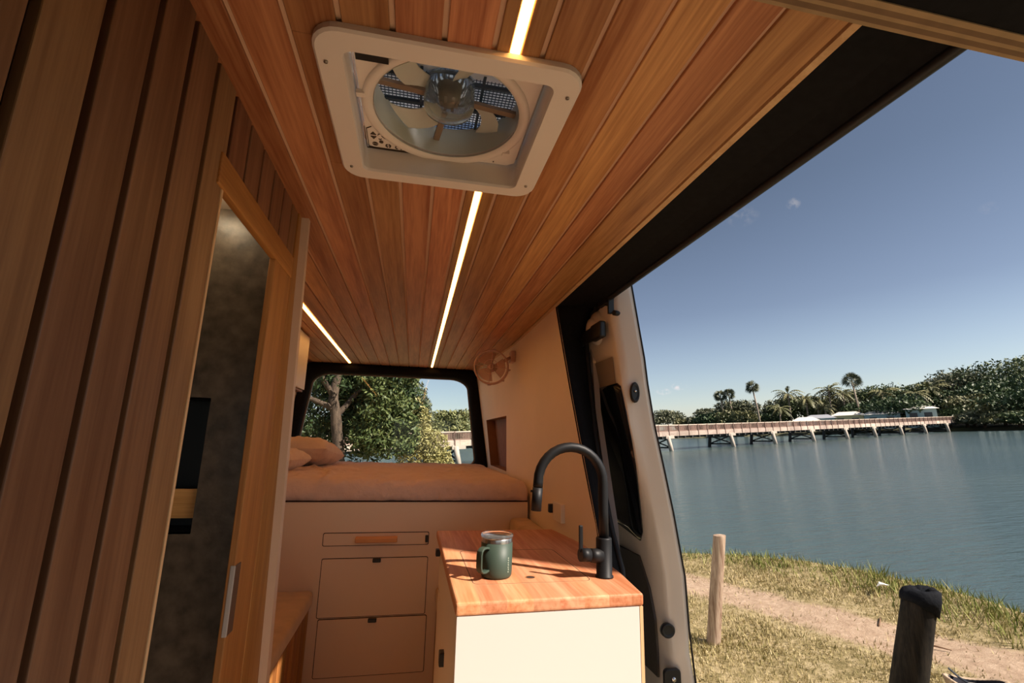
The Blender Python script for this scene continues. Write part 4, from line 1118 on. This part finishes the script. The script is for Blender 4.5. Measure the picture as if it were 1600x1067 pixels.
mb = MB().use(M_BLACKP); p0 = Vector(el(.28, .17)[36]); 
pts = [Vector((3.505, 2.95, GZ + .21)), Vector((3.515, 2.90, GZ + .175)), Vector((3.525, 2.83, GZ + .155)), Vector((3.54, 2.72, GZ + .11))]
pts = [p + Vector((.045, -.02, -.03)) for p in pts]
for a, b2 in zip(pts, pts[1:]):
    s_ = Vector((.010, .007, 0)); mb.poly([tuple(a - s_), tuple(a + s_), tuple(b2 + s_), tuple(b2 - s_)])
o = mb.build('strap', parent=bk); md = o.modifiers.new('s', 'SOLIDIFY'); md.thickness = .005
mb = MB().use(mat('pale_ring', (.5, .45, .38), .5)); torus(mb, bc + Vector((-.01, .02, .13)), .025, .004, (.2, .3, 1), 24, 6); mb.build('ring', parent=bk)

# ---- litter on the bank
for (x, y, s, lab) in ((4.98, 4.66, .05, 'crumpled white scrap of litter on the grassy bank'),):
    mb = MB().use(mat('white_scrap', (.8, .75, .66), .7)); c = Vector((x, y, GZ + .09)); pts = []
    for k in range(9): pts.append(tuple(c + Vector((rnd.uniform(-1, 1) * s * 1.6, rnd.uniform(-1, 1) * s, rnd.uniform(-.3, 1) * s * .7))))
    b = mb.addv(pts)
    for k in range(7): mb.face([b + k, b + k + 1, b + k + 2])
    tag(mb.build('litter', loc=tuple(c), frame='out'), lab, 'litter')
for (x0, y0, x1, y1, lab) in ((4.155, 3.989, 4.342, 4.14, 'short brown stick lying on the middle of the dirt path'), (4.10, 3.60, 4.24, 3.44, 'thin brown stick on the dirt path right of the black bollard')):
    mb = MB().use(mat('stick_bark', (.16, .09, .05), .9)); mb.tube([(x0, y0, GZ + .012), ((x0 + x1) / 2 + .01, (y0 + y1) / 2, GZ + .02), (x1, y1, GZ + .012)], [.006, .007, .004], 6)
    tag(mb.build('stick', loc=(x0, y0, GZ), frame='out'), lab, 'stick')

# ---- foliage helpers
def leafmat(name, c1, c2, c3):
    if name in MATS: return MATS[name]
    M = bpy.data.materials.new(name); M.use_nodes = True; t = M.node_tree; b = t.nodes['Principled BSDF']
    q = t.nodes.new('ShaderNodeAttribute'); q.attribute_name = 'tone'; r = t.nodes.new('ShaderNodeValToRGB'); el_ = r.color_ramp.elements
    el_[0].position = .1; el_[0].color = (*c1, 1); el_[1].position = .95; el_[1].color = (*c3, 1); e_ = el_.new(.55); e_.color = (*c2, 1)
    t.links.new(q.outputs['Fac'], r.inputs[0]); t.links.new(r.outputs[0], b.inputs['Base Color']); b.inputs['Roughness'].default_value = .55; b.inputs['Specular IOR Level'].default_value = .3
    MATS[name] = M; return M
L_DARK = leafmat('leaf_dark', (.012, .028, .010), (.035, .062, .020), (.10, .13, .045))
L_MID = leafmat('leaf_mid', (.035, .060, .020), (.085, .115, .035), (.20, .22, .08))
L_LIGHT = leafmat('leaf_light', (.08, .11, .03), (.20, .22, .07), (.36, .36, .15))
L_YEL = leafmat('leaf_yellow', (.16, .15, .05), (.34, .31, .12), (.55, .50, .24))
L_GREY = leafmat('leaf_greygreen', (.06, .075, .045), (.13, .15, .085), (.24, .25, .15))
F_DARK = leafmat('far_leaf_dark', (.020, .040, .018), (.048, .080, .033), (.12, .16, .065))  # far copies of the leaf colours with aerial haze mixed in
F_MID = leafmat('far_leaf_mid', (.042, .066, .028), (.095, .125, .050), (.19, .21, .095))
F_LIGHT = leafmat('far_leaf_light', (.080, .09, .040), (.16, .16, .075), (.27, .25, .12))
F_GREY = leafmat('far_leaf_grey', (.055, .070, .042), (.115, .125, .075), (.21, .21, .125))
L_HAZE = leafmat('leaf_distant', (.10, .13, .11), (.17, .20, .16), (.27, .29, .22))
M_BARK = wood('grey_bark', (.13, .088, .060), (.020, .013, .009), 'z', 16, .3, rough=.9)
M_BARKP = wood('palm_bark', (.40, .33, .26), (.26, .20, .15), 'z', 9, .6, rough=.9)
def crown(o_name, parent, blobs, n, leaf, matl, seed=0, loc=None, elong=1.6, flat=0.):
    """leaf cards spread through ellipsoid blobs (cx,cy,cz,rx,ry,rz)"""
    rg = np.random.default_rng(seed); vol = np.array([b_[3] * b_[4] * b_[5] for b_ in blobs]) ** .67; vol = vol / vol.sum()
    pick = rg.choice(len(blobs), n, p=vol); B = np.array(blobs)[pick]
    d = rg.normal(size=(n, 3)); d /= np.linalg.norm(d, axis=1)[:, None]
    r = rg.uniform(.0, 1, n) ** .30; r *= 1 + .12 * np.sin(d[:, 0] * 7 + B[:, 0] * 3) * np.sin(d[:, 2] * 6 + B[:, 1])
    c = B[:, :3] + d * r[:, None] * B[:, 3:6]
    a = rg.normal(size=(n, 3)); a[:, 2] -= flat; a /= np.linalg.norm(a, axis=1)[:, None]
    q = np.cross(a, rg.normal(size=(n, 3))); q /= np.linalg.norm(q, axis=1)[:, None]
    s = leaf * rg.uniform(.6, 1.3, n)[:, None]; L_ = a * s * elong; Q_ = q * s * .5
    V = np.stack([c - L_, c + Q_, c + L_, c - Q_], 1).reshape(-1, 3)
    org = np.array(LOCS[parent.name]); me = bpy.data.meshes.new(o_name); me.from_pydata((V - org).tolist(), [], np.arange(4 * n).reshape(-1, 4).tolist())
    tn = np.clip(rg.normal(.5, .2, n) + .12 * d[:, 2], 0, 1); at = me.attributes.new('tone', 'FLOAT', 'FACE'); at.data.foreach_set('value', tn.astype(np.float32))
    me.materials.append(matl); o = bpy.data.objects.new(o_name, me); COL.objects.link(o); o.parent = parent; LOCS[o.name] = tuple(org); return o
def blobset(c, R_, n, seed, spread=1., zs=.7):
    r = random.Random(seed); out = []
    for k in range(n):
        a = r.uniform(0, 2 * PI); e_ = r.uniform(0, 1) ** .6; h = r.uniform(-.6, .7)
        out.append((c[0] + R_[0] * .62 * e_ * math.cos(a) * spread, c[1] + R_[1] * .62 * e_ * math.sin(a) * spread, c[2] + R_[2] * .62 * h, R_[0] * r.uniform(.30, .5), R_[1] * r.uniform(.30, .5), R_[2] * r.uniform(.26, .45)))
    return out

# ---- big tree behind the rear window, with two bushes in front of the bridge
def ray_out(px, py, dist):
    c = Vector((px - 800, -(py - 533.5), 742.57)); d = W3.inverted() @ Vector((Xc.dot(c), Yc.dot(c), Zc.dot(c)))
    return d * (dist / math.hypot(d.x, d.y))
big = thing('broadleaf_tree', 'large dark leafy tree with a twisting grey trunk outside the rear window', 'tree', (-1.35, 9.2, GZ), frame='out')
def limb(pts, rs): 
    mb = MB().use(M_BARK); mb.t = .5; P_ = []
    for i in range(len(pts) - 1):
        for k in range(5): t = k / 5; P_.append((Vector(pts[i]).lerp(Vector(pts[i + 1]), t) + Vector((noise.noise(Vector((i + t, 0, 3))) * .03, 0, 0)), lerp(rs[i], rs[i + 1], t)))
    P_.append((Vector(pts[-1]), rs[-1])); mb.tube([tuple(p) for p, r in P_], [r * (1 + .12 * noise.noise(p * 6)) for p, r in P_], 14); return mb
limb([(-1.36, 9.2, GZ - .1), (-1.33, 9.2, -.7), (-1.30, 9.2, -.2), (-1.36, 9.2, .35), (-1.42, 9.15, .75), (-1.34, 9.2, 1.3), (-1.30, 9.3, 2.4)], [.15, .115, .10, .095, .085, .07, .05]).build('trunk', parent=big)
limb([(-1.40, 9.18, .58), (-1.62, 9.05, .70), (-1.95, 8.95, .86), (-2.6, 8.9, 1.1)], [.06, .045, .035, .02]).build('branch', parent=big)
limb([(-1.42, 9.15, .80), (-1.58, 9.0, 1.10), (-1.75, 9.0, 1.6), (-1.9, 9.0, 2.3)], [.055, .045, .035, .02]).build('branch', parent=big)
limb([(-1.38, 9.2, .45), (-1.1, 9.3, .8), (-.8, 9.4, 1.1)], [.06, .04, .02]).build('branch', parent=big)
bl = blobset((-.80, 10.1, .95), (1.25, 1.0, 1.5), 24, 3) + blobset((-1.9, 11.0, .9), (1.2, .7, 1.6), 14, 5) + [(-.5, 9.5, 1.2, .62, .5, .5), (-.3, 9.6, .75, .45, .4, .45), (-.75, 9.5, .65, .35, .35, .3), (-.35, 9.6, .25, .5, .4, .35), (-.9, 9.6, .35, .3, .3, .35), (-1.9, 9.9, .0, .6, .4, .6), (-1.9, 10.2, 1.5, .7, .5, .4), (-1.95, 9.9, .7, .55, .4, .7), (-1.5, 10.3, .2, .5, .4, .6), (-1.0, 10.0, -.2, .5, .3, .35), (-1.45, 8.85, 1.18, .30, .12, .16), (-1.75, 8.8, 1.0, .16, .12, .14), (-1.85, 8.85, .25, .22, .12, .25), (-1.2, 8.9, 1.0, .14, .1, .12), (-1.7, 9.6, 1.25, .45, .3, .25)]
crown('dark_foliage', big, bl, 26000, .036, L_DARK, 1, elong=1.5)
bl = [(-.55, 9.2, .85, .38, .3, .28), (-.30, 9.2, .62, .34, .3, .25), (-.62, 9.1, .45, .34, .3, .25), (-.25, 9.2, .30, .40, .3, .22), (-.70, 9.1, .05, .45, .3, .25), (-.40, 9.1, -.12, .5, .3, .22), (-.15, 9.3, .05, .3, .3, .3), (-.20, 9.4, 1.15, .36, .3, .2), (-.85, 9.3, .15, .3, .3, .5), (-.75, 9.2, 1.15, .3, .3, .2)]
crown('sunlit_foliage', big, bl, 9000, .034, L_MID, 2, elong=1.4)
bu = thing('yellow_shrub', 'tall yellow green shrub between big tree and bridge through the rear window', 'shrub', (.28, 9.6, GZ), frame='out')
crown('foliage', bu, [(.15, 9.6, .02, .28, .3, .30), (.42, 9.6, -.12, .30, .3, .28), (.12, 9.6, -.38, .45, .3, .32), (.50, 9.6, -.42, .28, .3, .25), (.22, 9.7, .32, .16, .2, .30), (.08, 9.8, .55, .16, .2, .28), (.3, 9.6, -.9, .5, .3, .4)], 7500, .026, L_YEL, 3, elong=1.5)
limb([(.28, 9.6, GZ), (.25, 9.6, -.9), (.2, 9.6, -.1)], [.05, .04, .02]).build('stem', parent=bu)
bu = thing('pale_gum_tree', 'slender grey green tree rising behind the yellow shrub in the rear window', 'tree', (.15, 11.5, GZ), frame='out')
crown('foliage', bu, [(.05, 11.5, 1.05, .30, .3, .30), (.18, 11.5, .75, .28, .3, .26), (.28, 11.5, .45, .22, .3, .24), (-.1, 11.5, 1.35, .25, .3, .22)], 3000, .028, L_GREY, 4, elong=1.6)
limb([(.15, 11.5, GZ), (.15, 11.5, -.4), (.1, 11.5, .9)], [.06, .05, .03]).build('trunk', parent=bu)

# ---- added tree, unseen right of and behind the camera, placed to shade the worktop
Pv = W.inverted() @ Vector((3.55, -.53, 0)); sx0, sy0 = Pv.x, Pv.y
def vanpt(x, y, z): return tuple(W.inverted() @ Vector((x, y, z)))
st_ = thing('added_shade_tree', 'thick straight tree trunk added out of view on the right to shade the worktop', 'tree', vanpt(3.55, -.53, -.7), frame='out')
mb = MB().use(M_BARK); mb.t = .4
rings = []
for z in (-.9, 0, 1, 2, 3, 4, 5, 6, 7, 8):
    rings.append([vanpt(3.55 + .335 * math.cos(2 * PI * k / 24) * (1 + .03 * math.sin(k * 2)), -.53 + .335 * math.sin(2 * PI * k / 24) * (1 + .03 * math.sin(k * 3)), z) for k in range(24)])
mb.loft(rings); mb.build('trunk', parent=st_)
c8 = vanpt(3.55, -.6, 9.3)
crown('foliage', st_, blobset((c8[0] + .5, c8[1] - .6, c8[2]), (1.6, 1.6, 1.2), 10, 8), 6000, .06, L_DARK, 8)

# ---- far bank, hill, bridge
U = Vector((.9505, .3108, 0)); Vn = Vector((-.3108, .9505, 0)); B0 = Vector((27.3, 48.9, 0))
mb = MB().use(mat('far_bank_earth', (.10, .095, .05), .95, var=.4, vscale=.3))
shore = [(-260, 190), (-120, 165), (-30, 150), (30, 132), (60, 118), (80, 100), (92, 86), (103, 77.5), (103.5, 66), (112, 56), (135, 30), (170, -20), (240, -80)]
rings = []
for x, y in shore:
    d = Vector((x, y, 0)).normalized()
    rings.append([(x, y, WZ - .2), (x + d.x * 1.5, y + d.y * 1.5, WZ + .45), (x + d.x * 12, y + d.y * 12, WZ + .9), (x + d.x * 200, y + d.y * 200, WZ + 2.0), (x + d.x * 200, y + d.y * 200, WZ - 1)])
mb.loft(rings, close=False, cap=False); struct(mb.build('ground_far_bank', frame='out'))
hill = thing('wooded_hill', 'low wooded hill on the horizon beyond the bridge in the rear window', 'hill', (30, 250, WZ), frame='out')
mb = MB().use(mat('hill_ground', (.10, .12, .06), .9))
HP = [(-160, 5), (-90, 9), (-20, 14), (20, 15.5), (45, 15), (62, 11.5), (75, 8), (92, 3), (110, .5)]
mb.loft([[(x, 230, WZ), (x, 240, WZ + h * .5), (x, 262, WZ + h * .8), (x, 300, WZ + h * .8), (x, 320, WZ)] for x, h in HP], close=False, cap=False); mb.build('slope', parent=hill)
rr_ = random.Random(4); bl = []
for k in range(150):
    x = rr_.uniform(-150, 105); h = interp(x, HP); y = rr_.uniform(229, 252); bl.append((x, y, WZ + h * min(1, (y - 222) / 20) * .8 + 1, rr_.uniform(3, 6), 4, rr_.uniform(1.8, 3.0)))
crown('tree_cover', hill, bl, 26000, .8, L_HAZE if False else leafmat('leaf_hill', (.10, .12, .05), (.19, .20, .08), (.32, .31, .14)), 12, elong=1.0)

br = thing('footbridge', 'long timber footbridge with railings crossing the water on braced piles', 'bridge', tuple(B0 + Vector((0, 0, WZ))), frame='out')
M_BRW = wood('bridge_timber', (.56, .45, .37), (.36, .28, .23), 'x', 1.2, .2, rough=.8)
M_BRD = mat('bridge_dark_timber', (.055, .055, .055), .9, var=.3)
M_RAIL = mat('brown_rail_mesh', (.22, .14, .11), .8)
M_PILE = mat('concrete_sleeved_pile', (.42, .36, .30), .8, var=.15, vscale=.8)
A, Bq = -75, 79.5
BW = 3.0     # width, away from the viewer
def bp_(s, v, z): return tuple(B0 + U * s + Vn * v + Vector((0, 0, z)))
def bbox(mb, s0, s1, v0, v1, z0, z1):
    vs = [bp_(s0, v0, z0), bp_(s1, v0, z0), bp_(s1, v1, z0), bp_(s0, v1, z0), bp_(s0, v0, z1), bp_(s1, v0, z1), bp_(s1, v1, z1), bp_(s0, v1, z1)]
    b = mb.addv(vs)
    for q in ((0, 3, 2, 1), (4, 5, 6, 7), (0, 1, 5, 4), (1, 2, 6, 5), (2, 3, 7, 6), (3, 0, 4, 7)): mb.face([b + i for i in q])
def zr(s): return lerp(.50, .42, max(0, min(1, s / 79))) # top rail
mb = MB().use(M_BRW)
for k in range(int((Bq - A) / 2.4)):
    s = A + k * 2.4; mb.t = rnd.random(); bbox(mb, s, s + 2.38, -.06, 0, -.72, -.22)
bbox(mb, A, Bq, 0, BW, -.42, -.28); bbox(mb, A, Bq, -.02, .02, -.74, -.42)
mb.build('deck', parent=br)
mb = MB().use(M_BRD); bbox(mb, A, Bq, .3, .6, -.95, -.74); bbox(mb, A, Bq, BW - .6, BW - .3, -.95, -.42)
for k in range(int((Bq - A) / 1.2)): bbox(mb, A + k * 1.2, A + k * 1.2 + .12, -.05, .3, -.98, -.74)
mb.build('beams', parent=br)
for v in (0.0, BW):
    mb = MB().use(M_BRW); mb.t = .8; bbox(mb, A, Bq, v - .07, v + .07, .43, .52); mb.build('handrail', parent=br)
    mb = MB().use(M_RAIL); bbox(mb, A, Bq, v - .02, v + .02, .37, .42); bbox(mb, A, Bq, v - .02, v + .02, -.22, -.14)
    for k in range(int((Bq - A) / .16)): s = A + k * .16; bbox(mb, s, s + .05, v - .015, v + .015, -.2, .40)
    stuff(mb.build('railing_infill', parent=br))
n_post = 0
mbp = None
for k in range(int((Bq - A) / 1.6)):
    s = A + k * 1.6 + .3
    mb = MB().use(mat('rail_post_timber', (.16, .10, .08), .8)); bbox(mb, s - .05, s + .05, -.10, -.02, -.70, .50)
    mb.build('rail_post', parent=br)
pier_s = [-67, -56.5, -46, -35.5, -25, -10.7 - .0, .3, 11.0, 19.5, 28.5, 37.5, 46.0, 55.0, 64.0, 73.5]
for s in pier_s:
    mb = MB().use(M_PILE); base = B0 + U * s
    mb.tube([bp_(s + .3, -.15, WZ - .5), bp_(s, .0, -.75)], .23, 14); bbox(mb, s - .35, s + .9, -.1, .25, -.98, -.62)
    pr = mb.build('pile', parent=br)
    mb = MB().use(M_BRD); mb.tube([bp_(s - .2, BW + .1, WZ - .5), bp_(s, BW - .1, -.75)], .2, 12)
    mb.tube([bp_(s + .2, 0, WZ + .35), bp_(s, BW, WZ + .35)], .09, 8); mb.tube([bp_(s + .2, 0, WZ + .4), bp_(s, BW, -.95)], .08, 8); mb.tube([bp_(s, 0, -1.0), bp_(s, BW, WZ + .4)], .08, 8); bbox(mb, s - .15, s + .15, -.1, BW + .2, -1.05, -.85)
    mb.build('cross_brace', parent=pr)

# ---- trees and palms of the far bank.  (px, distance) are only a way to write down a bearing and range in metres
def bearing(px, dist):
    v = ray_out(px, 650, dist); return v.x, v.y
def top_z(px, py, dist): return ray_out(px, py, dist).z
far = [ # column, top row, range, half width (m), material, kind words
 (1042, 641, 150, 8.0, 'G'), (1072, 652, 135, 5.0, 'L'), (1086, 650, 130, 4.5, 'G'), (1100, 647, 122, 5.0, 'M'), (1116, 634, 120, 6.0, 'G'),
 (1120, 641, 112, 5.5, 'D'), (1135, 637, 112, 4.5, 'L'), (1160, 625, 116, 7.0, 'G'), (1163, 640, 108, 4.0, 'L'), (1196, 642, 112, 5.5, 'D'), (1215, 630, 120, 5, 'M'), (1240, 622, 120, 7, 'G'), (1262, 616, 118, 6.5, 'M'),
 (1292, 614, 120, 6.5, 'L'), (1316, 620, 118, 6.0, 'G'), (1350, 624, 108, 5.5, 'D'), (1336, 606, 124, 7, 'G'), (1368, 602, 122, 7, 'M'), (1400, 594, 122, 7, 'M'), (1404, 614, 104, 7.0, 'D'), (1432, 600, 118, 6, 'D'),
 (1455, 592, 120, 6, 'M'), (1490, 584, 116, 7.5, 'G'), (1465, 604, 112, 5, 'D'), (1515, 573, 118, 9.0, 'G'), (1545, 566, 122, 9.0, 'M'), (1520, 614, 101, 5.5, 'L'), (1508, 630, 98, 4.0, 'M'),
 (1552, 590, 108, 9.5, 'D'), (1590, 556, 116, 11.0, 'D'), (1625, 545, 112, 10.0, 'M'), (1568, 622, 98, 6.0, 'L'), (1590, 640, 94, 5.5, 'L'), (1535, 640, 96, 5.0, 'G'), (1610, 600, 98, 8.0, 'D'), (1622, 640, 93, 6, 'M'), (1482, 640, 101, 3.0, 'G'), (1575, 585, 104, 8, 'D')]
KW = {'D': ('dark_bushy_tree', 'dark bushy tree', F_DARK), 'M': ('bushy_tree', 'green bushy tree', F_MID), 'L': ('light_bushy_tree', 'pale olive tree', F_LIGHT), 'G': ('spreading_gum_tree', 'grey green tree', F_GREY)}
WHERE = ['at the far left end beside the open door', 'above the left stretch of the bridge', 'low behind the bridge rail near its left end', 'left of the paired palms behind the bridge', 'under the left palm of the pair', 'right below the paired palms', 'just behind the pair of slim palms', 'filling the gap right of the paired palms', 'low at the bridge rail right of the paired palms', 'at the foot of the lone slim palm', 'just right of the lone slim palm', 'among the palms left of the grey roofed house', 'behind the grey roofed house', 'between the grey roofed house and the tallest palm', 'left of the tallest palm', 'in front of the tallest palm\'s trunk', 'behind and left of the tallest palm', 'right of the tallest palm', 'mid skyline left of the green house', 'large one in front, left of the green house', 'behind the green house', 'above the roof of the green house', 'rising behind the red roof', 'between the green house and the red roof', 'tall and wide above the red roof', 'on the skyline before the tallest trees', 'at the right end of the bridge, above the rail', 'hiding the right end of the bridge', 'big dark mass right of the red roof', 'tallest one at the right edge of the photo', 'behind the tall tree at the right edge', 'on the waterline right of the bridge end', 'on the waterline near the right edge', 'low on the waterline beside the bridge end', 'rounded one at the right edge above the water', 'low at the right edge on the waterline', 'small one next to the bridge\'s last post', 'dark one in the middle of the right hand group']
KD = [(1040, 1.1), (1120, 1.2), (1440, 1.24), (1500, 1.33)]
for i, (px, py, dist, hw, kd) in enumerate(far):
    kk = interp(px, KD); dist *= kk; hw *= kk * .92
    x, y = bearing(px, dist); zt = top_z(px, py, dist); zb = WZ + .8; H = zt - zb
    nm, lab, ml = KW[kd]
    t_ = thing(nm, lab + ' ' + WHERE[i], 'tree', (x, y, zb), 'trees on the far bank', frame='out')
    low = .12 if i in (27, 31, 32, 33, 35, 26, 36) or kd in 'DL' else .25
    zc = zb + H * (.5 + low * .5); rz = H * (.5 - low * .5) * 1.08
    if kd == 'G' and i not in (33, 36): bl = blobset((x, y, zc + rz * .15), (hw, hw * .8, rz), 18, 40 + i)
    else: bl = blobset((x, y, zc), (hw, hw * .8, rz * 1.1), 14, 40 + i) + [(x, y, zc - rz * .1, hw * .75, hw * .6, rz * .85)]
    crown('foliage', t_, bl, 3800, .32, ml, 60 + i, elong=1.25)
    mb = MB().use(M_BARK); mb.t = .7; mb.tube([(x, y, zb - .6), (x + .2, y, zb + H * .35), (x - .1, y, zc)], [.3, .22, .12], 8); mb.build('trunk', parent=t_)

def palm(x, y, zb, zt, R_, kind, lab, lean=0., seed=0):
    r = random.Random(seed); t_ = thing('fan_palm' if kind == 'fan' else 'feather_palm', lab, 'palm', (x, y, zb), 'palms on the far bank', frame='out')
    top = Vector((x + lean, y, zt - R_ * .55)); mb = MB().use(M_BARKP); mb.t = .6
    mb.tube([(x, y, zb - .5), (x + lean * .3, y, lerp(zb, top.z, .5)), tuple(top)], [.24, .17, .15], 8); mb.build('trunk', parent=t_)
    mb = MB().use(F_LIGHT if kind != 'fan' else F_GREY)
    nf = 44 if kind == 'fan' else 30
    for k in range(nf):
        a = r.uniform(0, 2 * PI); el_ = r.uniform(-.7, 1.35) if kind == 'fan' else r.uniform(-.2, 1.2); Lf = R_ * r.uniform(.8, 1.1); mb.t = r.uniform(.2, .9) if el_ > 0 else r.uniform(.0, .4)
        d = Vector((math.cos(a) * math.cos(el_), math.sin(a) * math.cos(el_), math.sin(el_))); side = Vector((-math.sin(a), math.cos(a), 0))
        if kind == 'fan':
            c0 = top + d * Lf * .35
            side = d.cross(Vector((r.uniform(-1, 1), r.uniform(-1, 1), r.uniform(-1, 1)))).normalized()
            for j in range(7):
                b2 = (j - 3) / 3 * .95; dd_ = (d * math.cos(b2) + side * math.sin(b2)); p1 = c0 + dd_ * Lf * .62 - Vector((0, 0, .12 * Lf)); e2 = dd_.cross(d if abs(j - 3) > 0 else Vector((0, 0, 1))); e2 = side * math.cos(b2) - d * math.sin(b2)
                mb.poly([tuple(c0), tuple(c0 + dd_ * Lf * .35 + e2 * .09), tuple(p1), tuple(c0 + dd_ * Lf * .35 - e2 * .09)])
            mb.poly([tuple(top - side * .03), tuple(top + side * .03), tuple(c0 + side * .03), tuple(c0 - side * .03)])
        else:
            prev = top; pd = d.copy()
            for j in range(7):
                pd = (pd + Vector((0, 0, -.24))).normalized(); nx_ = prev + pd * Lf * .2
                wd = Lf * .20 * math.sin(PI * (j + .7) / 7.6)
                for sg in (1, -1):
                    mb.poly([tuple(prev), tuple(nx_), tuple(nx_ + side * sg * wd + Vector((0, 0, -wd * .55)) + pd * wd * .4)])
                    mb.poly([tuple(prev.lerp(nx_, .5)), tuple(nx_.lerp(nx_ + pd, .05)), tuple(prev.lerp(nx_, .5) + side * sg * wd + Vector((0, 0, -wd * .5)) + pd * wd * .5)])
                prev = nx_
    mb.build('fronds', parent=t_)
    return t_
palms = [ # column, top row, range, crown radius, kind, lean, label
 (1132, 612, 112, 1.9, 'fan', -.6, 'left of two slim paired fan palms above the left part of the bridge'),
 (1146, 610, 112, 2.0, 'fan', -.6, 'right of two slim paired fan palms above the left part of the bridge'),
 (1187, 597, 106, 1.9, 'fan', -1.0, 'lone slim fan palm standing clear on the skyline'),
 (1345, 585, 106, 2.3, 'fan', -.8, 'tallest fan palm with a big head over the middle of the bridge'),
 (1236, 606, 112, 3.6, 'feather', 0, 'feathery palm left of the grey roofed house, first of the palm row'),
 (1218, 630, 108, 3.2, 'feather', .3, 'low feathery palm beside the lone slim palm'),
 (1262, 614, 110, 3.4, 'feather', .2, 'feathery palm right above the grey roofed house'),
 (1280, 616, 112, 3.2, 'feather', -.2, 'feathery palm between the grey roof and the tall feathery palm'),
 (1300, 600, 112, 3.8, 'feather', .2, 'tall feathery palm left of the tallest fan palm'),
 (1322, 606, 114, 3.4, 'feather', .1, 'feathery palm tucked beside the tallest fan palm'),
 (1384, 602, 112, 3.6, 'feather', 0, 'pale feathery palm right of the tallest fan palm'),
 (1436, 604, 110, 3.4, 'feather', .2, 'feathery palm with a pale trunk above the green house'),
 (1460, 596, 112, 3.6, 'feather', .0, 'feathery palm over the orange topped trunk by the green house'),
 (1290, 628, 106, 2.6, 'feather', .2, 'small feathery palm near the bridge behind the grey roofed house')]
for i, (px, py, dist, R_, kd, ln, lab) in enumerate(palms):
    kk = interp(px, KD); dist *= kk; R_ *= kk * (.62 if kd == 'feather' else .85)
    x, y = bearing(px, dist); palm(x, y, WZ + .8, top_z(px, py, dist), R_, kd, lab, ln, i + 3)

# houses among the trees
def house(px, dist, w, h, d, rcol, wcol, lab, zb=None, slope=.8):
    kk = interp(px, KD); dist *= kk * 1.02; x, y = bearing(px, dist); w *= kk; zb = WZ + .9 if zb is None else zb; h_ = thing('house', lab, 'house', (x, y, zb), 'houses on the far bank', frame='out')
    dirv = Vector((x, y, 0)).normalized(); sd_ = Vector((dirv.y, -dirv.x, 0))
    def q(a, b2, c_): return tuple(Vector((x, y, zb + c_)) + sd_ * a + dirv * b2)
    mb = MB().use(mat('house_wall_%d' % px, wcol, .8)); b = mb.addv([q(-w, 0, 0), q(w, 0, 0), q(w, d, 0), q(-w, d, 0), q(-w, 0, h), q(w, 0, h), q(w, d, h), q(-w, d, h)])
    for f in ((0, 3, 2, 1), (4, 5, 6, 7), (0, 1, 5, 4), (1, 2, 6, 5), (2, 3, 7, 6), (3, 0, 4, 7)): mb.face([b + i for i in f])
    mb.build('walls', parent=h_)
    mb = MB().use(mat('house_roof_%d' % px, rcol, .6)); o_ = .5
    b = mb.addv([q(-w - o_, -o_, h), q(w + o_, -o_, h), q(w + o_, d + o_, h), q(-w - o_, d + o_, h), q(-w * .6, d / 2, h + slope), q(w * .6, d / 2, h + slope)])
    for f in ((0, 1, 5, 4), (1, 2, 5), (2, 3, 4, 5), (3, 0, 4), (0, 3, 2, 1)): mb.face([b + i for i in f])
    mb.build('roof', parent=h_)
    for k in (-.5, .45):
        mb = MB().use(mat('house_window', (.03, .04, .05), .2)); c_ = w * k; mb.poly([q(c_ - .6, -.04, h * .4), q(c_ + .6, -.04, h * .4), q(c_ + .6, -.04, h * .8), q(c_ - .6, -.04, h * .8)]); o = mb.build('window', parent=h_); md = o.modifiers.new('s', 'SOLIDIFY'); md.thickness = .05
house(1258, 98, 1.8, 2.2, 4, (.75, .70, .62), (.75, .74, .66), 'small pale house left of the grey roofed house behind the bridge')
house(1280, 99, 2.2, 2.6, 4, (.32, .33, .36), (.28, .38, .42), 'grey roofed blue house behind the middle of the bridge')
house(1325, 100, 2.2, 3.0, 4, (.70, .66, .58), (.60, .52, .30), 'yellowish house with a pale roof left of the tallest palm trunk')
house(1378, 99, 2.4, 2.9, 4, (.75, .72, .66), (.30, .40, .42), 'pale roofed cabin right of the tallest palm trunk')
house(1440, 98, 1.9, 3.6, 4, (.82, .78, .70), (.36, .50, .50), 'green walled house with a white roof near the right end of the bridge', slope=.6)
house(1490, 108, 2.6, 5.9, 4, (.70, .32, .24), (.5, .42, .38), 'house with a pinkish red roof among the right hand trees')
print('objects', len(bpy.data.objects))
